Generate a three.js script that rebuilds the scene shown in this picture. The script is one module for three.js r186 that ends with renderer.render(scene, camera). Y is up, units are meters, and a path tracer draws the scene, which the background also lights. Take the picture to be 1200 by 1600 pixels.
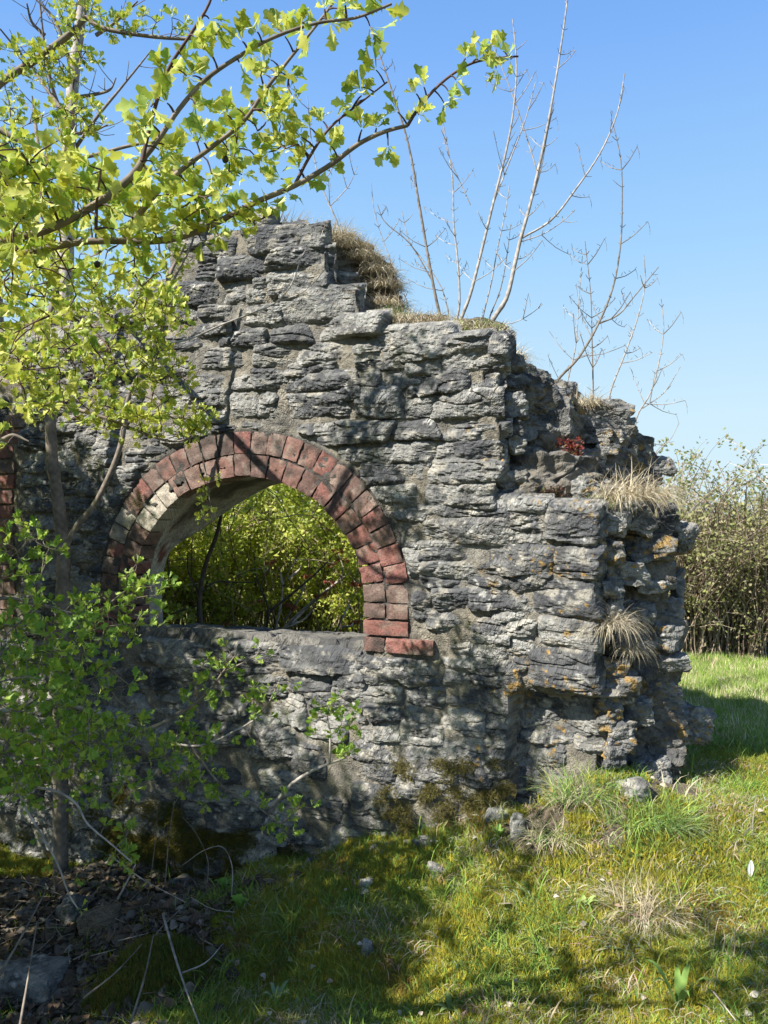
import * as THREE from 'three';
import { ImprovedNoise } from 'three/addons/math/ImprovedNoise.js';
import { mergeGeometries, mergeVertices } from 'three/addons/utils/BufferGeometryUtils.js';

// ---------------------------------------------------------------- camera, sky, sun, exposure
const scene = new THREE.Scene();
const F = 1250, EYE = 1.6;                         // focal length in photo pixels (1200 x 1600), eye height
const camera = new THREE.PerspectiveCamera(2 * Math.atan(800 / F) * 180 / Math.PI, 768 / 1024, 0.05, 900);
camera.position.set(0, EYE, 0); camera.lookAt(0, EYE, -10);
const renderer = new THREE.WebGLRenderer({ antialias: true });
renderer.toneMapping = THREE.LinearToneMapping;
renderer.toneMappingExposure = 2.5;
renderer.shadowMap.enabled = true;
const SUN = new THREE.Vector3(-0.62, 0.72, 0.38).normalize();
const sun = new THREE.DirectionalLight(new THREE.Color(1, 0.955, 0.87), 5);
sun.position.copy(SUN).multiplyScalar(30); sun.castShadow = true;
Object.assign(sun.shadow.camera, { left: -9, right: 9, top: 9, bottom: -9, near: 1, far: 70 });
sun.shadow.mapSize.set(4096, 4096);
scene.add(sun, sun.target);
{
  const w = 512, h = 256, d = new Float32Array(w * h * 4);
  const stops = [[-0.1, 0.274, 0.343, 0.372], [0, 0.289, 0.358, 0.387], [0.12, 0.251, 0.343, 0.402], [0.3, 0.153, 0.268, 0.402], [0.5, 0.088, 0.186, 0.384], [0.75, 0.041, 0.101, 0.246], [1, 0.030, 0.074, 0.194]];
  for (let j = 0; j < h; j++) for (let i = 0; i < w; i++) {
    const el = ((j + 0.5) / h - 0.5) * Math.PI, az = ((i + 0.5) / w - 0.5) * 2 * Math.PI;
    const dir = [Math.cos(el) * Math.cos(az), Math.sin(el), Math.cos(el) * Math.sin(az)];
    const s = Math.max(-0.1, dir[1]);
    let k = 0; while (k < stops.length - 2 && s > stops[k + 1][0]) k++;
    const t = Math.min(1, Math.max(0, (s - stops[k][0]) / (stops[k + 1][0] - stops[k][0])));
    const c = Math.max(0, dir[0] * SUN.x + dir[1] * SUN.y + dir[2] * SUN.z), g = 0.11 * c ** 4;
    for (let q = 0; q < 3; q++) d[(j * w + i) * 4 + q] = stops[k][q + 1] * (1 - t) + stops[k + 1][q + 1] * t + g * [0.9, 0.95, 1][q];
    d[(j * w + i) * 4 + 3] = 1;
  }
  const sky = new THREE.DataTexture(d, w, h, THREE.RGBAFormat, THREE.FloatType);
  sky.mapping = THREE.EquirectangularReflectionMapping; sky.magFilter = sky.minFilter = THREE.LinearFilter; sky.needsUpdate = true;
  scene.background = sky; scene.environment = sky;
}

// ---------------------------------------------------------------- helpers
const V = (x, y, z) => new THREE.Vector3(x, y, z);
const rng = (a) => () => { a |= 0; a = a + 0x6D2B79F5 | 0; let t = Math.imul(a ^ a >>> 15, 1 | a); t = t + Math.imul(t ^ t >>> 7, 61 | t) ^ t; return ((t ^ t >>> 14) >>> 0) / 4294967296; };
let R = rng(11);
const rr = (a, b) => a + (b - a) * R();
const pick = (a) => a[Math.floor(R() * a.length)];
const IN = new ImprovedNoise();
const N3 = (x, y, z = 0) => IN.noise(x + 137.3, y + 71.7, z + 19.1);
const fbm = (x, y, z, o = 3) => { let s = 0, a = 1, f = 1; for (let i = 0; i < o; i++) { s += a * N3(x * f, y * f, z * f + i * 7); a *= 0.5; f *= 2.03; } return s; };
const sm = (a, b, x) => { const t = Math.min(1, Math.max(0, (x - a) / (b - a))); return t * t * (3 - 2 * t); };
const lerp = (a, b, t) => a + (b - a) * t;
const mix3 = (a, b, t) => [lerp(a[0], b[0], t), lerp(a[1], b[1], t), lerp(a[2], b[2], t)];
const P = (px, py, z) => V((px - 600) / F * z, EYE - (py - 800) / F * z, -z);       // a point of the photo at a depth in metres
const taken = {};
function numbered(n) { const k = taken[n] = (taken[n] ?? -1) + 1; return k ? `${n}_${String(k).padStart(3, '0')}` : n; }
function sh(m) { m.castShadow = m.receiveShadow = true; return m; }
function mesh(name, g, m, parent) { const o = sh(new THREE.Mesh(g, m)); o.name = parent === scene ? numbered(name) : name; parent.add(o); return o; }
function tag(o, label, category, group, kind) { o.userData.label = label; o.userData.category = category; if (group) o.userData.group = group; if (kind) o.userData.kind = kind; return o; }
function thing(name, label, category, pos, group) { const o = new THREE.Group(); o.name = numbered(name); if (pos) o.position.copy(pos); scene.add(o); return tag(o, label, category, group); }
function geo(pos, idx, col, uv) {
  const g = new THREE.BufferGeometry();
  g.setAttribute('position', new THREE.BufferAttribute(new Float32Array(pos), 3));
  if (col) g.setAttribute('color', new THREE.BufferAttribute(new Float32Array(col), 3));
  if (uv) g.setAttribute('uv', new THREE.BufferAttribute(new Float32Array(uv), 2));
  g.setIndex(idx); g.computeVertexNormals(); return g;
}
// tapered limb through points (world), lumpy and round
function limb(pts, r0, r1, sides = 6, seg = 0, lump = 0.12, color) {
  const c = new THREE.CatmullRomCurve3(pts, false, 'centripetal'), n = seg || Math.max(3, (pts.length - 1) * 4);
  const pos = [], idx = [], col = [], uv = []; const q = c.getPoints(n); let nrm = null; const s0 = R() * 50; let run = 0;
  for (let i = 0; i <= n; i++) {
    const t = q[Math.min(n, i + 1)].clone().sub(q[Math.max(0, i - 1)]).normalize();
    if (!nrm) nrm = V(0.3, 0.2, 1).cross(t).normalize(); else nrm.addScaledVector(t, -nrm.dot(t)).normalize();
    const b = t.clone().cross(nrm); if (i) run += q[i].distanceTo(q[i - 1]);
    const r = lerp(r0, r1, i / n) * (1 + lump * N3(i * 1.3, s0, 3));
    for (let k = 0; k <= sides; k++) {
      const a = k / sides * Math.PI * 2;
      pos.push(...q[i].clone().addScaledVector(nrm, Math.cos(a) * r).addScaledVector(b, Math.sin(a) * r).toArray());
      uv.push(k / sides * r0 * 6.28, run); if (color) col.push(...color);
    }
  }
  const m = sides + 1;
  for (let i = 0; i < n; i++) for (let k = 0; k < sides; k++) { const a = i * m + k; idx.push(a, a + 1, a + m, a + 1, a + m + 1, a + m); }
  const e = q[n]; pos.push(e.x, e.y, e.z); uv.push(0, run); if (color) col.push(...color);
  for (let k = 0; k < sides; k++) idx.push(n * m + k, n * m + k + 1, pos.length / 3 - 1);
  return geo(pos, idx, color ? col : null, uv);
}
// grey speckle textures: grain only
function tex(size, fn, srgb) {
  const d = new Uint8Array(size * size * 4);
  for (let j = 0; j < size; j++) for (let i = 0; i < size; i++) { const c = fn(i / size, j / size); for (let q = 0; q < 3; q++) d[(j * size + i) * 4 + q] = Math.max(0, Math.min(255, 255 * c[q])); d[(j * size + i) * 4 + 3] = 255; }
  const t = new THREE.DataTexture(d, size, size); t.wrapS = t.wrapT = THREE.RepeatWrapping; t.magFilter = THREE.LinearFilter; t.minFilter = THREE.LinearMipmapLinearFilter; t.generateMipmaps = true;
  if (srgb) t.colorSpace = THREE.SRGBColorSpace; t.needsUpdate = true; return t;
}
// tileable noise: blend of shifted copies
const tn = (x, y, f, z) => { const a = N3(x * f, y * f, z), b = N3((x - 1) * f, y * f, z), c = N3(x * f, (y - 1) * f, z), d = N3((x - 1) * f, (y - 1) * f, z); return (a * (1 - x) + b * x) * (1 - y) + (c * (1 - x) + d * x) * y; };
const stoneTex = tex(512, (x, y) => {
  let v = 0.84 + 0.2 * tn(x, y, 9, 1) + 0.22 * tn(x, y, 31, 2) + 0.26 * tn(x, y, 83, 3) + .16 * tn(x, y, 170, 4);
  v = lerp(v, 1.14, sm(0.3, 0.42, tn(x, y, 44, 8) + .4 * tn(x, y, 120, 9)) * 0.6);
  v = lerp(v, 0.34, sm(0.34, 0.46, tn(x, y, 37, 13) + .4 * tn(x, y, 100, 14)) * 0.75);
  return [v, v * 0.993, v * 0.97];
}, true);
const stoneBump = tex(512, (x, y) => { const v = 0.5 + 0.25 * tn(x, y, 17, 21) + 0.3 * (Math.abs(tn(x, y, 40, 22)) - .2) + 0.26 * tn(x, y, 110, 23) - 0.35 * sm(0.3, 0.42, tn(x, y, 60, 29)) - .1 * sm(.95, .99, 1 - Math.abs(tn(x, y, 7, 17) + .3 * tn(x, y, 25, 18))); return [v, v, v]; });
const barkTex = tex(256, (x, y) => { const v = 0.8 + 0.2 * tn(x, y, 12, 3) + 0.25 * tn(x, y, 47, 5); return [v, v, v]; }, true);
const M = {};
M.stone = new THREE.MeshStandardMaterial({ color: new THREE.Color(.79, .795, .80), vertexColors: true, map: stoneTex, bumpMap: stoneBump, bumpScale: 0.010, roughness: 0.93 });
M.mortar = new THREE.MeshStandardMaterial({ color: new THREE.Color(.64, .635, .63), vertexColors: true, map: stoneTex, bumpMap: stoneBump, bumpScale: 0.011, roughness: 0.97 });
M.ground = new THREE.MeshStandardMaterial({ color: new THREE.Color(.8, .8, .8), vertexColors: true, map: stoneTex, roughness: 1 });
M.bark = new THREE.MeshStandardMaterial({ color: new THREE.Color(0.25, 0.205, 0.16), map: barkTex, bumpMap: barkTex, bumpScale: 0.002, roughness: 0.9 });
M.barkPale = new THREE.MeshStandardMaterial({ color: new THREE.Color(0.44, 0.39, 0.34), map: barkTex, bumpMap: barkTex, bumpScale: 0.001, roughness: 0.85 });
M.barkRed = new THREE.MeshStandardMaterial({ color: new THREE.Color(0.12, 0.06, 0.045), map: barkTex, roughness: 0.8 });
M.barkDark = new THREE.MeshStandardMaterial({ color: new THREE.Color(0.10, 0.08, 0.06), map: barkTex, roughness: 0.9 });
const leafMat = (r, g, b, t = 0.5) => new THREE.MeshPhysicalMaterial({ color: new THREE.Color().setRGB(r, g, b), roughness: 0.72, transmission: t, thickness: 0, side: THREE.DoubleSide, specularIntensity: 0.5 });
const leafTones = [[0.58, 0.62, 0.08], [0.45, 0.54, 0.07], [0.66, 0.68, 0.14], [0.30, 0.42, 0.05], [0.60, 0.60, 0.09]];
M.leaves = leafTones.map((c) => leafMat(...c.map((v) => v * .92), .6));
M.leaf = leafMat(.88, .88, .88, .6);
M.grass = new THREE.MeshPhysicalMaterial({ color: new THREE.Color(.8, .8, .8), vertexColors: true, roughness: 0.8, transmission: 0.35, thickness: 0, side: THREE.DoubleSide });
M.blade = leafMat(.8, .8, .8, 0.35); M.blade.roughness = 0.9;
M.dead = new THREE.MeshStandardMaterial({ color: new THREE.Color(.75, .73, .7), roughness: 0.95, side: THREE.DoubleSide });

// ---------------------------------------------------------------- ground
const GP = [[.87, 3.22, .55], [.55, 3.35, .38], [.28, 3.5, .24], [0, 3.57, .16], [-.3, 3.7, .0], [-.9, 3.85, -.2], [-1.8, 4.2, -.25], [1.01, 2.1, .22], [0, 2.5, 0], [-1.3, 2.8, -.25], [.5, 2.3, .1], [1.5, 3.9, .46], [2.5, 6, .4], [3.5, 7, .36], [0, 6.5, .46], [-2, 6.5, .46], [-.5, 4.7, .4], [0, 0, 0], [-1.5, 1.5, -.2], [1.5, 1, .15], [-3, 3, -.25], [2, 3, .42], [3.5, 4, .44], [.4, 4.7, .48], [-2, 5.1, .42], [.6, 2.8, .24], [0, 3, .06], [-.5, 2.9, -.12],
  [12, 3, .4], [-12, 3, .1], [0, 14, .4], [0, -9, .1], [9, 11, .4], [-9, 11, .4], [9, -6, .2], [-9, -6, 0]];
function ground(x, z) {
  let s = 0, w = 0; const Z = -z;
  for (const [a, b, y] of GP) { const k = 1 / ((x - a) ** 2 + (Z - b) ** 2 + 0.02) ** 1.7; s += k * y; w += k; }
  return s / w + 0.022 * N3(x * 2.3, z * 2.3, 1) + 0.02 * N3(x * 5.3, z * 5.3, 4) + .008 * N3(x * 13, z * 13, 7);
}
// how much leaf litter / moss covers a place
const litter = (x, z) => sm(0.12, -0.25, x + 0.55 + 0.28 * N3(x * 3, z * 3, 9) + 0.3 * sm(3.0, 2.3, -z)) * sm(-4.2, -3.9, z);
const mossy = (x, z) => sm(-0.25, 0.25, N3(x * 2.6, z * 2.6, 31) + 0.35 * N3(x * 7, z * 7, 33) + 0.12 - 0.25 * sm(0.6, 1.3, x));
// bare soil under the wall corner and along the foot of the broken end
const soil = (x, z) => { let b = 0; for (const [cx, cz, r] of [[.58, -3.12, .17], [.74, -3.16, .12], [1.16, -3.3, .2], [1.0, -3.12, .1], [.86, -2.98, .07]]) b = Math.max(b, sm(r * 1.2, r * .6, Math.hypot(x - cx, z - cz) + .06 * N3(x * 14, z * 14, 12) + .04 * N3(x * 35, z * 35, 3))); return b; };
{
  const n = 230, pos = [], idx = [], col = [], uv = [];
  const sp = (t) => { const s = t * 2 - 1; return s * 3.2 + Math.sign(s) * Math.abs(s) ** 7 * 330; };
  for (let j = 0; j <= n; j++) for (let i = 0; i <= n; i++) {
    const x = 0.2 + sp(i / n), z = -3.2 + sp(j / n);
    pos.push(x, ground(x, z), z); uv.push(x * 2, z * 2);
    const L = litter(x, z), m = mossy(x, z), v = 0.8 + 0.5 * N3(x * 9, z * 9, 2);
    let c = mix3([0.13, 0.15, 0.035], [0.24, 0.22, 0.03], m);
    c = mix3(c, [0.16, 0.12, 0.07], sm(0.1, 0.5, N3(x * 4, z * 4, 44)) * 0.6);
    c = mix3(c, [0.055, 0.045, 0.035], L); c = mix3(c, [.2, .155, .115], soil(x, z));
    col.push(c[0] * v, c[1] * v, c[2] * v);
  }
  for (let j = 0; j < n; j++) for (let i = 0; i < n; i++) { const a = j * (n + 1) + i, b = a + n + 1; idx.push(a, b, a + 1, b, b + 1, a + 1); }
  const g = mesh('ground', geo(pos, idx, col, uv), M.ground, scene); g.userData.kind = 'structure';
}

// ---------------------------------------------------------------- the wall: u along it, v up, w out of its face
const YAW = 22 * Math.PI / 180, U = V(Math.cos(YAW), 0, Math.sin(YAW)), NW = V(-Math.sin(YAW), 0, Math.cos(YAW)), P0 = V(0, 0, -3.57), THICK = 0.62;
const W = (u, v, w) => [P0.x + U.x * u + NW.x * w, v, P0.z + U.z * u + NW.z * w];
function onWall(px, py, w = 0) {
  const d = V((px - 600) / F, -(py - 800) / F, -1), o = V(0, EYE, 0);
  const t = (w - o.clone().sub(P0).dot(NW)) / d.dot(NW); o.addScaledVector(d, t);
  return [o.clone().sub(P0).dot(U), o.y];
}
const wall = thing('ruined_wall', 'ruined grey limestone wall with a red brick arch and broken right end', 'wall');
// arch in wall coordinates
const aL = onWall(211, 915)[0], aR = onWall(568, 915)[0], AC = (aL + aR) / 2, AR = (aR - aL) / 2, AV = onWall(390, 932)[1], AE = onWall(390, 744)[1] - AV, SILL = onWall(570, 1003)[1];
const ell = (u, v, d) => (Math.hypot((u - AC) / (AR + d), (v - AV) / (AE + d)) - 1) * (AE + d);   // signed distance, about, to the intrados moved out by d
const inOpening = (u, v, e) => v > SILL - 0.075 && (v < AV ? Math.abs(u - AC) < AR + e : ell(u, v, e) < 0);
const backW = (u, v) => -THICK + .4 * sm(AC - AR - .45, AC - AR - .12, u) * sm(AC - .1, AC - .35, u) * sm(AV + .5, AV + .12, v + .06 * N3(u * 7, v * 7, 6)) * sm(SILL - .3, SILL - .08, v);   // the back edge has broken away low on the left of the arch
const outlinePx = [[-330, 520], [40, 512], [120, 505], [206, 480], [210, 452], [262, 436], [266, 375], [300, 356], [390, 353], [470, 358], [496, 372], [508, 400], [512, 452], [558, 452], [562, 500], [600, 518], [760, 530], [786, 545], [756, 590], [776, 640], [786, 700], [768, 788], [934, 796], [932, 1300], [930, 1560], [-330, 1760]];
const outline = outlinePx.map(([x, y]) => onWall(x, y));
function inside(u, v) { let c = false; for (let i = 0, j = outline.length - 1; i < outline.length; j = i++) { const [a, b] = outline[i], [p, q] = outline[j]; if ((b > v) !== (q > v) && u < (p - a) * (v - b) / (q - b) + a) c = !c; } return c; }
const under0 = onWall(797, 1080), under1 = onWall(940, 1085);
const recess = (u, v) => sm(under0[0] - 0.006, under0[0] + 0.02, u + 0.012 * N3(u * 9, v * 9, 3)) * sm(under0[1] + 0.015, under0[1] - 0.02, v + 0.01 * N3(u * 12, 4, 2)) * 0.11;
const plinth = (u, v) => 0.05 * sm(SILL - 0.25, SILL - 0.55, v + 0.05 * N3(u * 4, v * 4, 8));
// colour of weathered limestone at a place; tone is the stone's own
function lime(x, y, z, tone, s) {
  const dark = sm(-0.32, 0.34, 0.5 * fbm(x * 5 + s, y * 9, z * 5, 3) + 0.2 * N3(x * 22, y * 34, z * 22 + s) + tone);
  let c = mix3([0.325, 0.32, 0.305], [0.095, 0.099, 0.108], dark);
  c = mix3(c, [0.45, 0.42, 0.36], sm(0.15, 0.5, fbm(x * 12, y * 18, z * 12 + 5 + s, 3)) * 0.72);
  c = mix3(c, [0.035, 0.037, 0.042], sm(0.2, 0.55, fbm(x * 8, y * 14, z * 8 + 41, 4)) * 0.65);
  const amt = 0.55 - 0.3 * sm(0.1, 1.1, x) + 0.1 * sm(-0.2, -0.9, x);
  const l = 0.55 * N3(x * 30, y * 34, z * 30 + 77) + 0.5 * N3(x * 7, y * 7, z * 7 + 5) + 0.3 * N3(x * 75, y * 75, z * 75);
  c = mix3(c, [0.46, 0.28, 0.06], sm(amt, amt + 0.1, l) * 0.8);
  const wl = N3(x * 38, y * 38, z * 38 + 9) * 0.7 + 0.5 * N3(x * 9, y * 9, z * 9 + 60);
  c = mix3(c, [0.58, 0.57, 0.54], sm(0.34, 0.5, wl) * 0.75);
  return c;
}
const stones = [];            // [u0, v0, u1, v1, proud, seed]
const rects = [];
function crop(ox, oy, s, list) { for (const [x0, y0, x1, y1, p] of list) rects.push([ox + x0 / s, oy + y0 / s, ox + x1 / s, oy + y1 / s, p]); }
crop(200, 320, 3.75, [[690, 110, 1010, 265, .03], [740, 30, 840, 125], [1010, 120, 1145, 250, 0], [400, 190, 640, 325], [240, 110, 440, 240], [835, 260, 1170, 370, .03], [540, 285, 830, 430, .035], [400, 345, 545, 440], [810, 375, 1090, 530], [1090, 400, 1170, 470], [540, 435, 700, 590], [690, 480, 800, 570], [750, 420, 810, 480], [240, 450, 540, 590, .03], [10, 460, 220, 600], [910, 500, 1350, 685, .02], [600, 580, 900, 725], [430, 590, 600, 680], [280, 600, 430, 690], [850, 705, 1070, 800, .03], [520, 740, 830, 825, .03], [320, 700, 600, 760], [730, 815, 1000, 945], [1000, 810, 1340, 925], [450, 840, 720, 960], [230, 760, 430, 860], [410, 990, 590, 1080], [610, 985, 740, 1065], [740, 960, 930, 1075, .02], [940, 1000, 1330, 1075, .03], [930, 930, 1060, 1000], [1060, 930, 1200, 990], [380, 1090, 590, 1190], [590, 1100, 770, 1260], [780, 1110, 880, 1260], [930, 1100, 1290, 1250], [1000, 1285, 1090, 1350], [1095, 1285, 1200, 1350], [230, 900, 400, 1000], [200, 1020, 370, 1110], [20, 1120, 230, 1240], [230, 1110, 370, 1240], [90, 880, 220, 1000], [0, 700, 230, 860], [350, 1200, 560, 1290]]);
crop(480, 440, 3.75, [[60, 195, 450, 325, .05], [320, 270, 860, 460, .02], [800, 305, 1065, 420, .035], [1065, 310, 1180, 440, .02], [400, 455, 600, 515], [600, 440, 780, 530], [780, 425, 990, 530], [980, 440, 1150, 510, .0], [0, 480, 150, 520], [0, 520, 300, 620], [120, 610, 320, 680, .03], [300, 520, 430, 600], [430, 540, 650, 620], [650, 520, 940, 640, .025], [925, 530, 1130, 640, -.03], [275, 620, 560, 800, .045], [580, 690, 740, 800], [730, 640, 1125, 800, .03], [590, 610, 730, 680], [30, 820, 500, 930, .045], [500, 815, 760, 910, .036], [760, 830, 1000, 930], [980, 830, 1160, 880], [900, 880, 1080, 930], [270, 980, 500, 1060, .035], [430, 930, 640, 1050], [640, 940, 760, 1040], [860, 930, 1130, 1045, .02], [760, 940, 880, 1060], [310, 1080, 550, 1180, .03], [550, 1080, 700, 1160], [720, 1045, 1140, 1185, .05], [620, 1020, 720, 1090], [450, 1180, 640, 1250], [640, 1180, 1080, 1300, .02], [180, 960, 290, 1060], [360, 1180, 460, 1260]]);
crop(560, 740, 3, [[110, 60, 330, 130], [330, 70, 630, 150, .03], [600, 100, 740, 200], [685, 120, 885, 180, .03], [280, 150, 420, 190], [410, 155, 600, 200], [150, 170, 310, 220], [280, 200, 740, 320, .025], [730, 190, 890, 270], [740, 270, 880, 330], [895, 140, 1140, 325, .015], [220, 260, 280, 340], [290, 320, 500, 360], [300, 350, 550, 420], [300, 415, 545, 480, .03], [560, 345, 900, 475, .015], [900, 345, 1130, 480, .015], [300, 480, 500, 540], [525, 475, 720, 520], [720, 470, 890, 560], [355, 540, 520, 640, .02], [510, 520, 800, 640], [810, 500, 1120, 670, .02], [260, 550, 350, 690], [310, 640, 480, 740], [470, 670, 690, 740], [620, 640, 790, 690], [690, 690, 830, 780], [830, 670, 1120, 815, .02], [380, 750, 690, 790], [400, 790, 700, 870], [700, 780, 820, 850], [800, 825, 1125, 1005, .065], [500, 860, 740, 920], [520, 910, 780, 1000, .02], [740, 870, 810, 920]]);
crop(560, 1000, 3, [[0, 60, 170, 140], [130, 90, 380, 180], [400, 100, 560, 140], [0, 140, 150, 200], [150, 170, 400, 220], [400, 140, 520, 200], [0, 200, 220, 300, .02], [220, 220, 400, 300], [400, 200, 570, 310], [40, 310, 210, 370, .036], [0, 300, 40, 400], [570, 220, 735, 350, .02], [210, 310, 390, 400], [390, 320, 610, 440, .0], [600, 350, 710, 480, .02], [0, 380, 200, 470], [200, 390, 400, 500, .02], [390, 440, 620, 540], [620, 480, 710, 620, .02], [0, 470, 250, 560], [250, 500, 460, 640, .03], [460, 520, 640, 640], [0, 560, 200, 660], [180, 600, 330, 740, .03], [330, 640, 480, 760], [480, 620, 660, 740], [0, 660, 180, 800, .03], [650, 600, 710, 700], [740, 260, 960, 340, -.02], [950, 250, 1190, 340, 0], [740, 340, 920, 430, 0], [900, 340, 1180, 460, .01], [740, 430, 1000, 520, 0], [980, 470, 1190, 560, 0], [760, 510, 950, 600, -.01]]);
crop(200, 960, 2.727, [[660, 130, 1000, 250, .03], [360, 115, 660, 260, .02], [20, 105, 350, 230, .015], [1000, 165, 1200, 280], [680, 250, 860, 330], [860, 260, 1020, 350], [500, 260, 690, 350], [330, 260, 500, 330], [100, 230, 330, 330], [0, 230, 110, 330], [920, 290, 1060, 380], [620, 340, 760, 450], [960, 380, 1090, 450], [760, 330, 940, 420], [340, 340, 520, 440], [130, 330, 340, 440], [0, 340, 130, 440], [540, 440, 740, 590, .03], [740, 420, 960, 530], [0, 450, 200, 560], [200, 450, 400, 560], [400, 450, 540, 560]]);
crop(0, 0, 1, [[556, 536, 606, 576], [300, 595, 345, 622], [520, 590, 556, 612]]);
for (const [x0, y0, x1, y1, p] of rects) {
  const a = onWall(x0, (y0 + y1) / 2), b = onWall(x1, (y0 + y1) / 2), t = onWall((x0 + x1) / 2, y0), m = onWall((x0 + x1) / 2, y1);
  stones.push([a[0], m[1], b[0], t[1], p === undefined ? rr(-.006, .008) : p * .42, stones.length]);
}
const nTraced = stones.length;
// the rest in rough courses
const arch2 = onWall(32, 800)[0];
{
  R = rng(5);
  const u0 = onWall(-300, 800)[0], u1 = onWall(936, 900)[0];
  for (let v = -0.5; v < 2.9;) {
    const h = rr(0.065, 0.135);
    for (let u = u0 + rr(-0.2, 0); u < u1;) {
      const l = rr(0.12, 0.36), a = [u, v + rr(-.01, .01), u + l, v + h + rr(-.012, .012)]; u += l;
      const cu = (a[0] + a[2]) / 2, cv = (a[1] + a[3]) / 2;
      if (!inside(cu, a[3] - 0.03) || !inside(a[2] - 0.04, cv) || !inside(a[0] + 0.03, cv)) continue;
      if (cv < ground(W(cu, cv, 0)[0], W(cu, cv, 0.1)[2]) - 0.12) continue;
      let hit = 0; const ar = (a[2] - a[0]) * (a[3] - a[1]);
      for (let k = 0; k < nTraced; k++) { const s = stones[k], ox = Math.min(a[2], s[2]) - Math.max(a[0], s[0]), oy = Math.min(a[3], s[3]) - Math.max(a[1], s[1]); if (ox > 0 && oy > 0) hit += ox * oy; }
      if (hit > 0.3 * ar) continue;
      const near = (pu, pv) => pv > SILL - 0.03 && (pv < AV ? Math.abs(pu - AC) < AR + 0.2 : ell(pu, pv, .2) < 0);
      if (near(cu, cv)) continue;
      if (a[0] < arch2 + .02 && a[2] > arch2 + .09) a[0] = arch2 + .02;
      if (a[0] < arch2 && cv > onWall(0, 980)[1] && cv < onWall(0, 640)[1]) continue;
      stones.push([...a, rr(-.006, .008), stones.length]);
    }
    v += h;
  }
}
const ringSd = (u, v) => v >= AV ? -ell(u, v, .226) : Math.max(Math.min(AR + .226 - Math.abs(u - AC), v - (SILL - .012)), Math.min(AR + .345 - Math.abs(u - AC), Math.abs(u - AC) - AR + .01, v - (SILL - .062), SILL + .03 - v));
function stoneGeo([u0, v0, u1, v1, proud, seed]) {
  R = rng(900 + seed * 17);
  const e = 0.012, w = u1 - u0, h = v1 - v0, cell = 0.0062;
  const j = Array.from({ length: 8 }, () => rr(-1, 1)), jx = Math.min(0.035, w * 0.11), jy = Math.min(0.02, h * 0.16);
  const tone = rr(-0.34, 0.36), tx = rr(-0.05, 0.05), ty = rr(-0.12, 0.1), rough = rr(0.7, 1.3), over = rr(0.05, 0.35), steps = rr(0.3, 1);
  const facets = Array.from({ length: 4 + Math.round(w * 14) }, () => [R(), R(), rr(-.22, .22), rr(-.34, .24), rr(0, .01)]);
  const cut = (s, t) => { let f = 1; for (const [fu, fv, gu, gv, fc] of facets) f = Math.min(f, fc + gu * (s - fu) * w + gv * (t - fv) * h); return f; };
  let cut0 = 0; for (let a = 0; a < 6; a++) for (let b = 0; b < 4; b++) cut0 += cut(.1 + a * .16, .15 + b * .23) / 24; cut0 -= .004;
  const nx = Math.max(6, Math.ceil((w + 4 * e) / cell)), ny = Math.max(5, Math.ceil((h + 4 * e) / cell));
  const pos = [], col = [], uv = [], keep = [];
  for (let y = 0; y <= ny; y++) for (let x = 0; x <= nx; x++) {
    const u = u0 - 2 * e + (w + 4 * e) * x / nx, v = v0 - 2 * e + (h + 4 * e) * y / ny;
    const s = (u - u0) / w, t = (v - v0) / h;
    const uu = u + 0.012 * N3(u * 10, v * 10, seed) + 0.006 * N3(u * 34, v * 34, seed + 3), vv = v + 0.010 * N3(u * 8, v * 12, seed + 50) + 0.005 * N3(u * 30, v * 38, seed + 9);
    const dl = u0 + lerp(j[0], j[1], t) * jx - uu, dr = uu - u1 - lerp(j[2], j[3], t) * jx, db = v0 + lerp(j[4], j[5], s) * jy - vv, dt = vv - v1 - lerp(j[6], j[7], s) * jy;
    const a = Math.max(dl, dr), b = Math.max(db, dt), rad = Math.min(0.014, h * 0.2);
    let d = Math.min(Math.max(a + rad, b + rad), 0) + Math.hypot(Math.max(a + rad, 0), Math.max(b + rad, 0)) - rad - 0.008;
    d = Math.max(d, ringSd(u, v));
    keep.push(d < 0.02);
    const bed = fbm(u * 5 + seed, v * 17, seed * 0.3, 3), chip = 1 - Math.abs(N3(u * 13, v * 26, seed + 21)) * 2;
    let q = proud + tx * (s - 0.5) * w * 2 + ty * (t - 0.5) * h;
    q += rough * (0.007 * bed + 0.004 * chip + 0.005 * (Math.abs(N3(u * 30, v * 48, seed)) - .25) + .004 * N3(u * 55, v * 80, seed) + 0.003 * N3(u * 105, v * 130, seed));
    q += steps * 0.005 * (Math.round((t * h + 0.012 * bed) / 0.028) % 2 ? 1 : -1) * sm(0.0, 0.4, N3(u * 6, v * 9, seed + 70));
    q -= 0.006 * sm(-0.014, 0, d) + 0.004 * (1 + N3(u * 25, v * 25, seed + 4)) * sm(-0.03, 0, d);
    q -= 0.012 * sm(.9, .98, 1 - Math.abs(N3(u * 4.5 + seed, v * 19, seed + 15))) * sm(-.1, .3, N3(u * 5, v * 7, seed + 31));
    q += (cut(s, t) - cut0) * rough;
    q = lerp(q, -0.045, sm(-0.003, 0.012, d));
    const ww = q + 0.004 - recess(u, v) + plinth(u, v);
    pos.push(...W(u, v - over * Math.max(0, q), ww));
    col.push(...lime(u, v, q * 2, tone, seed * 3.7)); uv.push(u * 1.9 + q * 0.8, v * 1.9 + q * 1.4);
  }
  const idx = [];
  for (let y = 0; y < ny; y++) for (let x = 0; x < nx; x++) { const a = y * (nx + 1) + x, b = a + nx + 1; if (keep[a] || keep[a + 1] || keep[b] || keep[b + 1]) idx.push(a, a + 1, b, a + 1, b + 1, b); }
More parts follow.
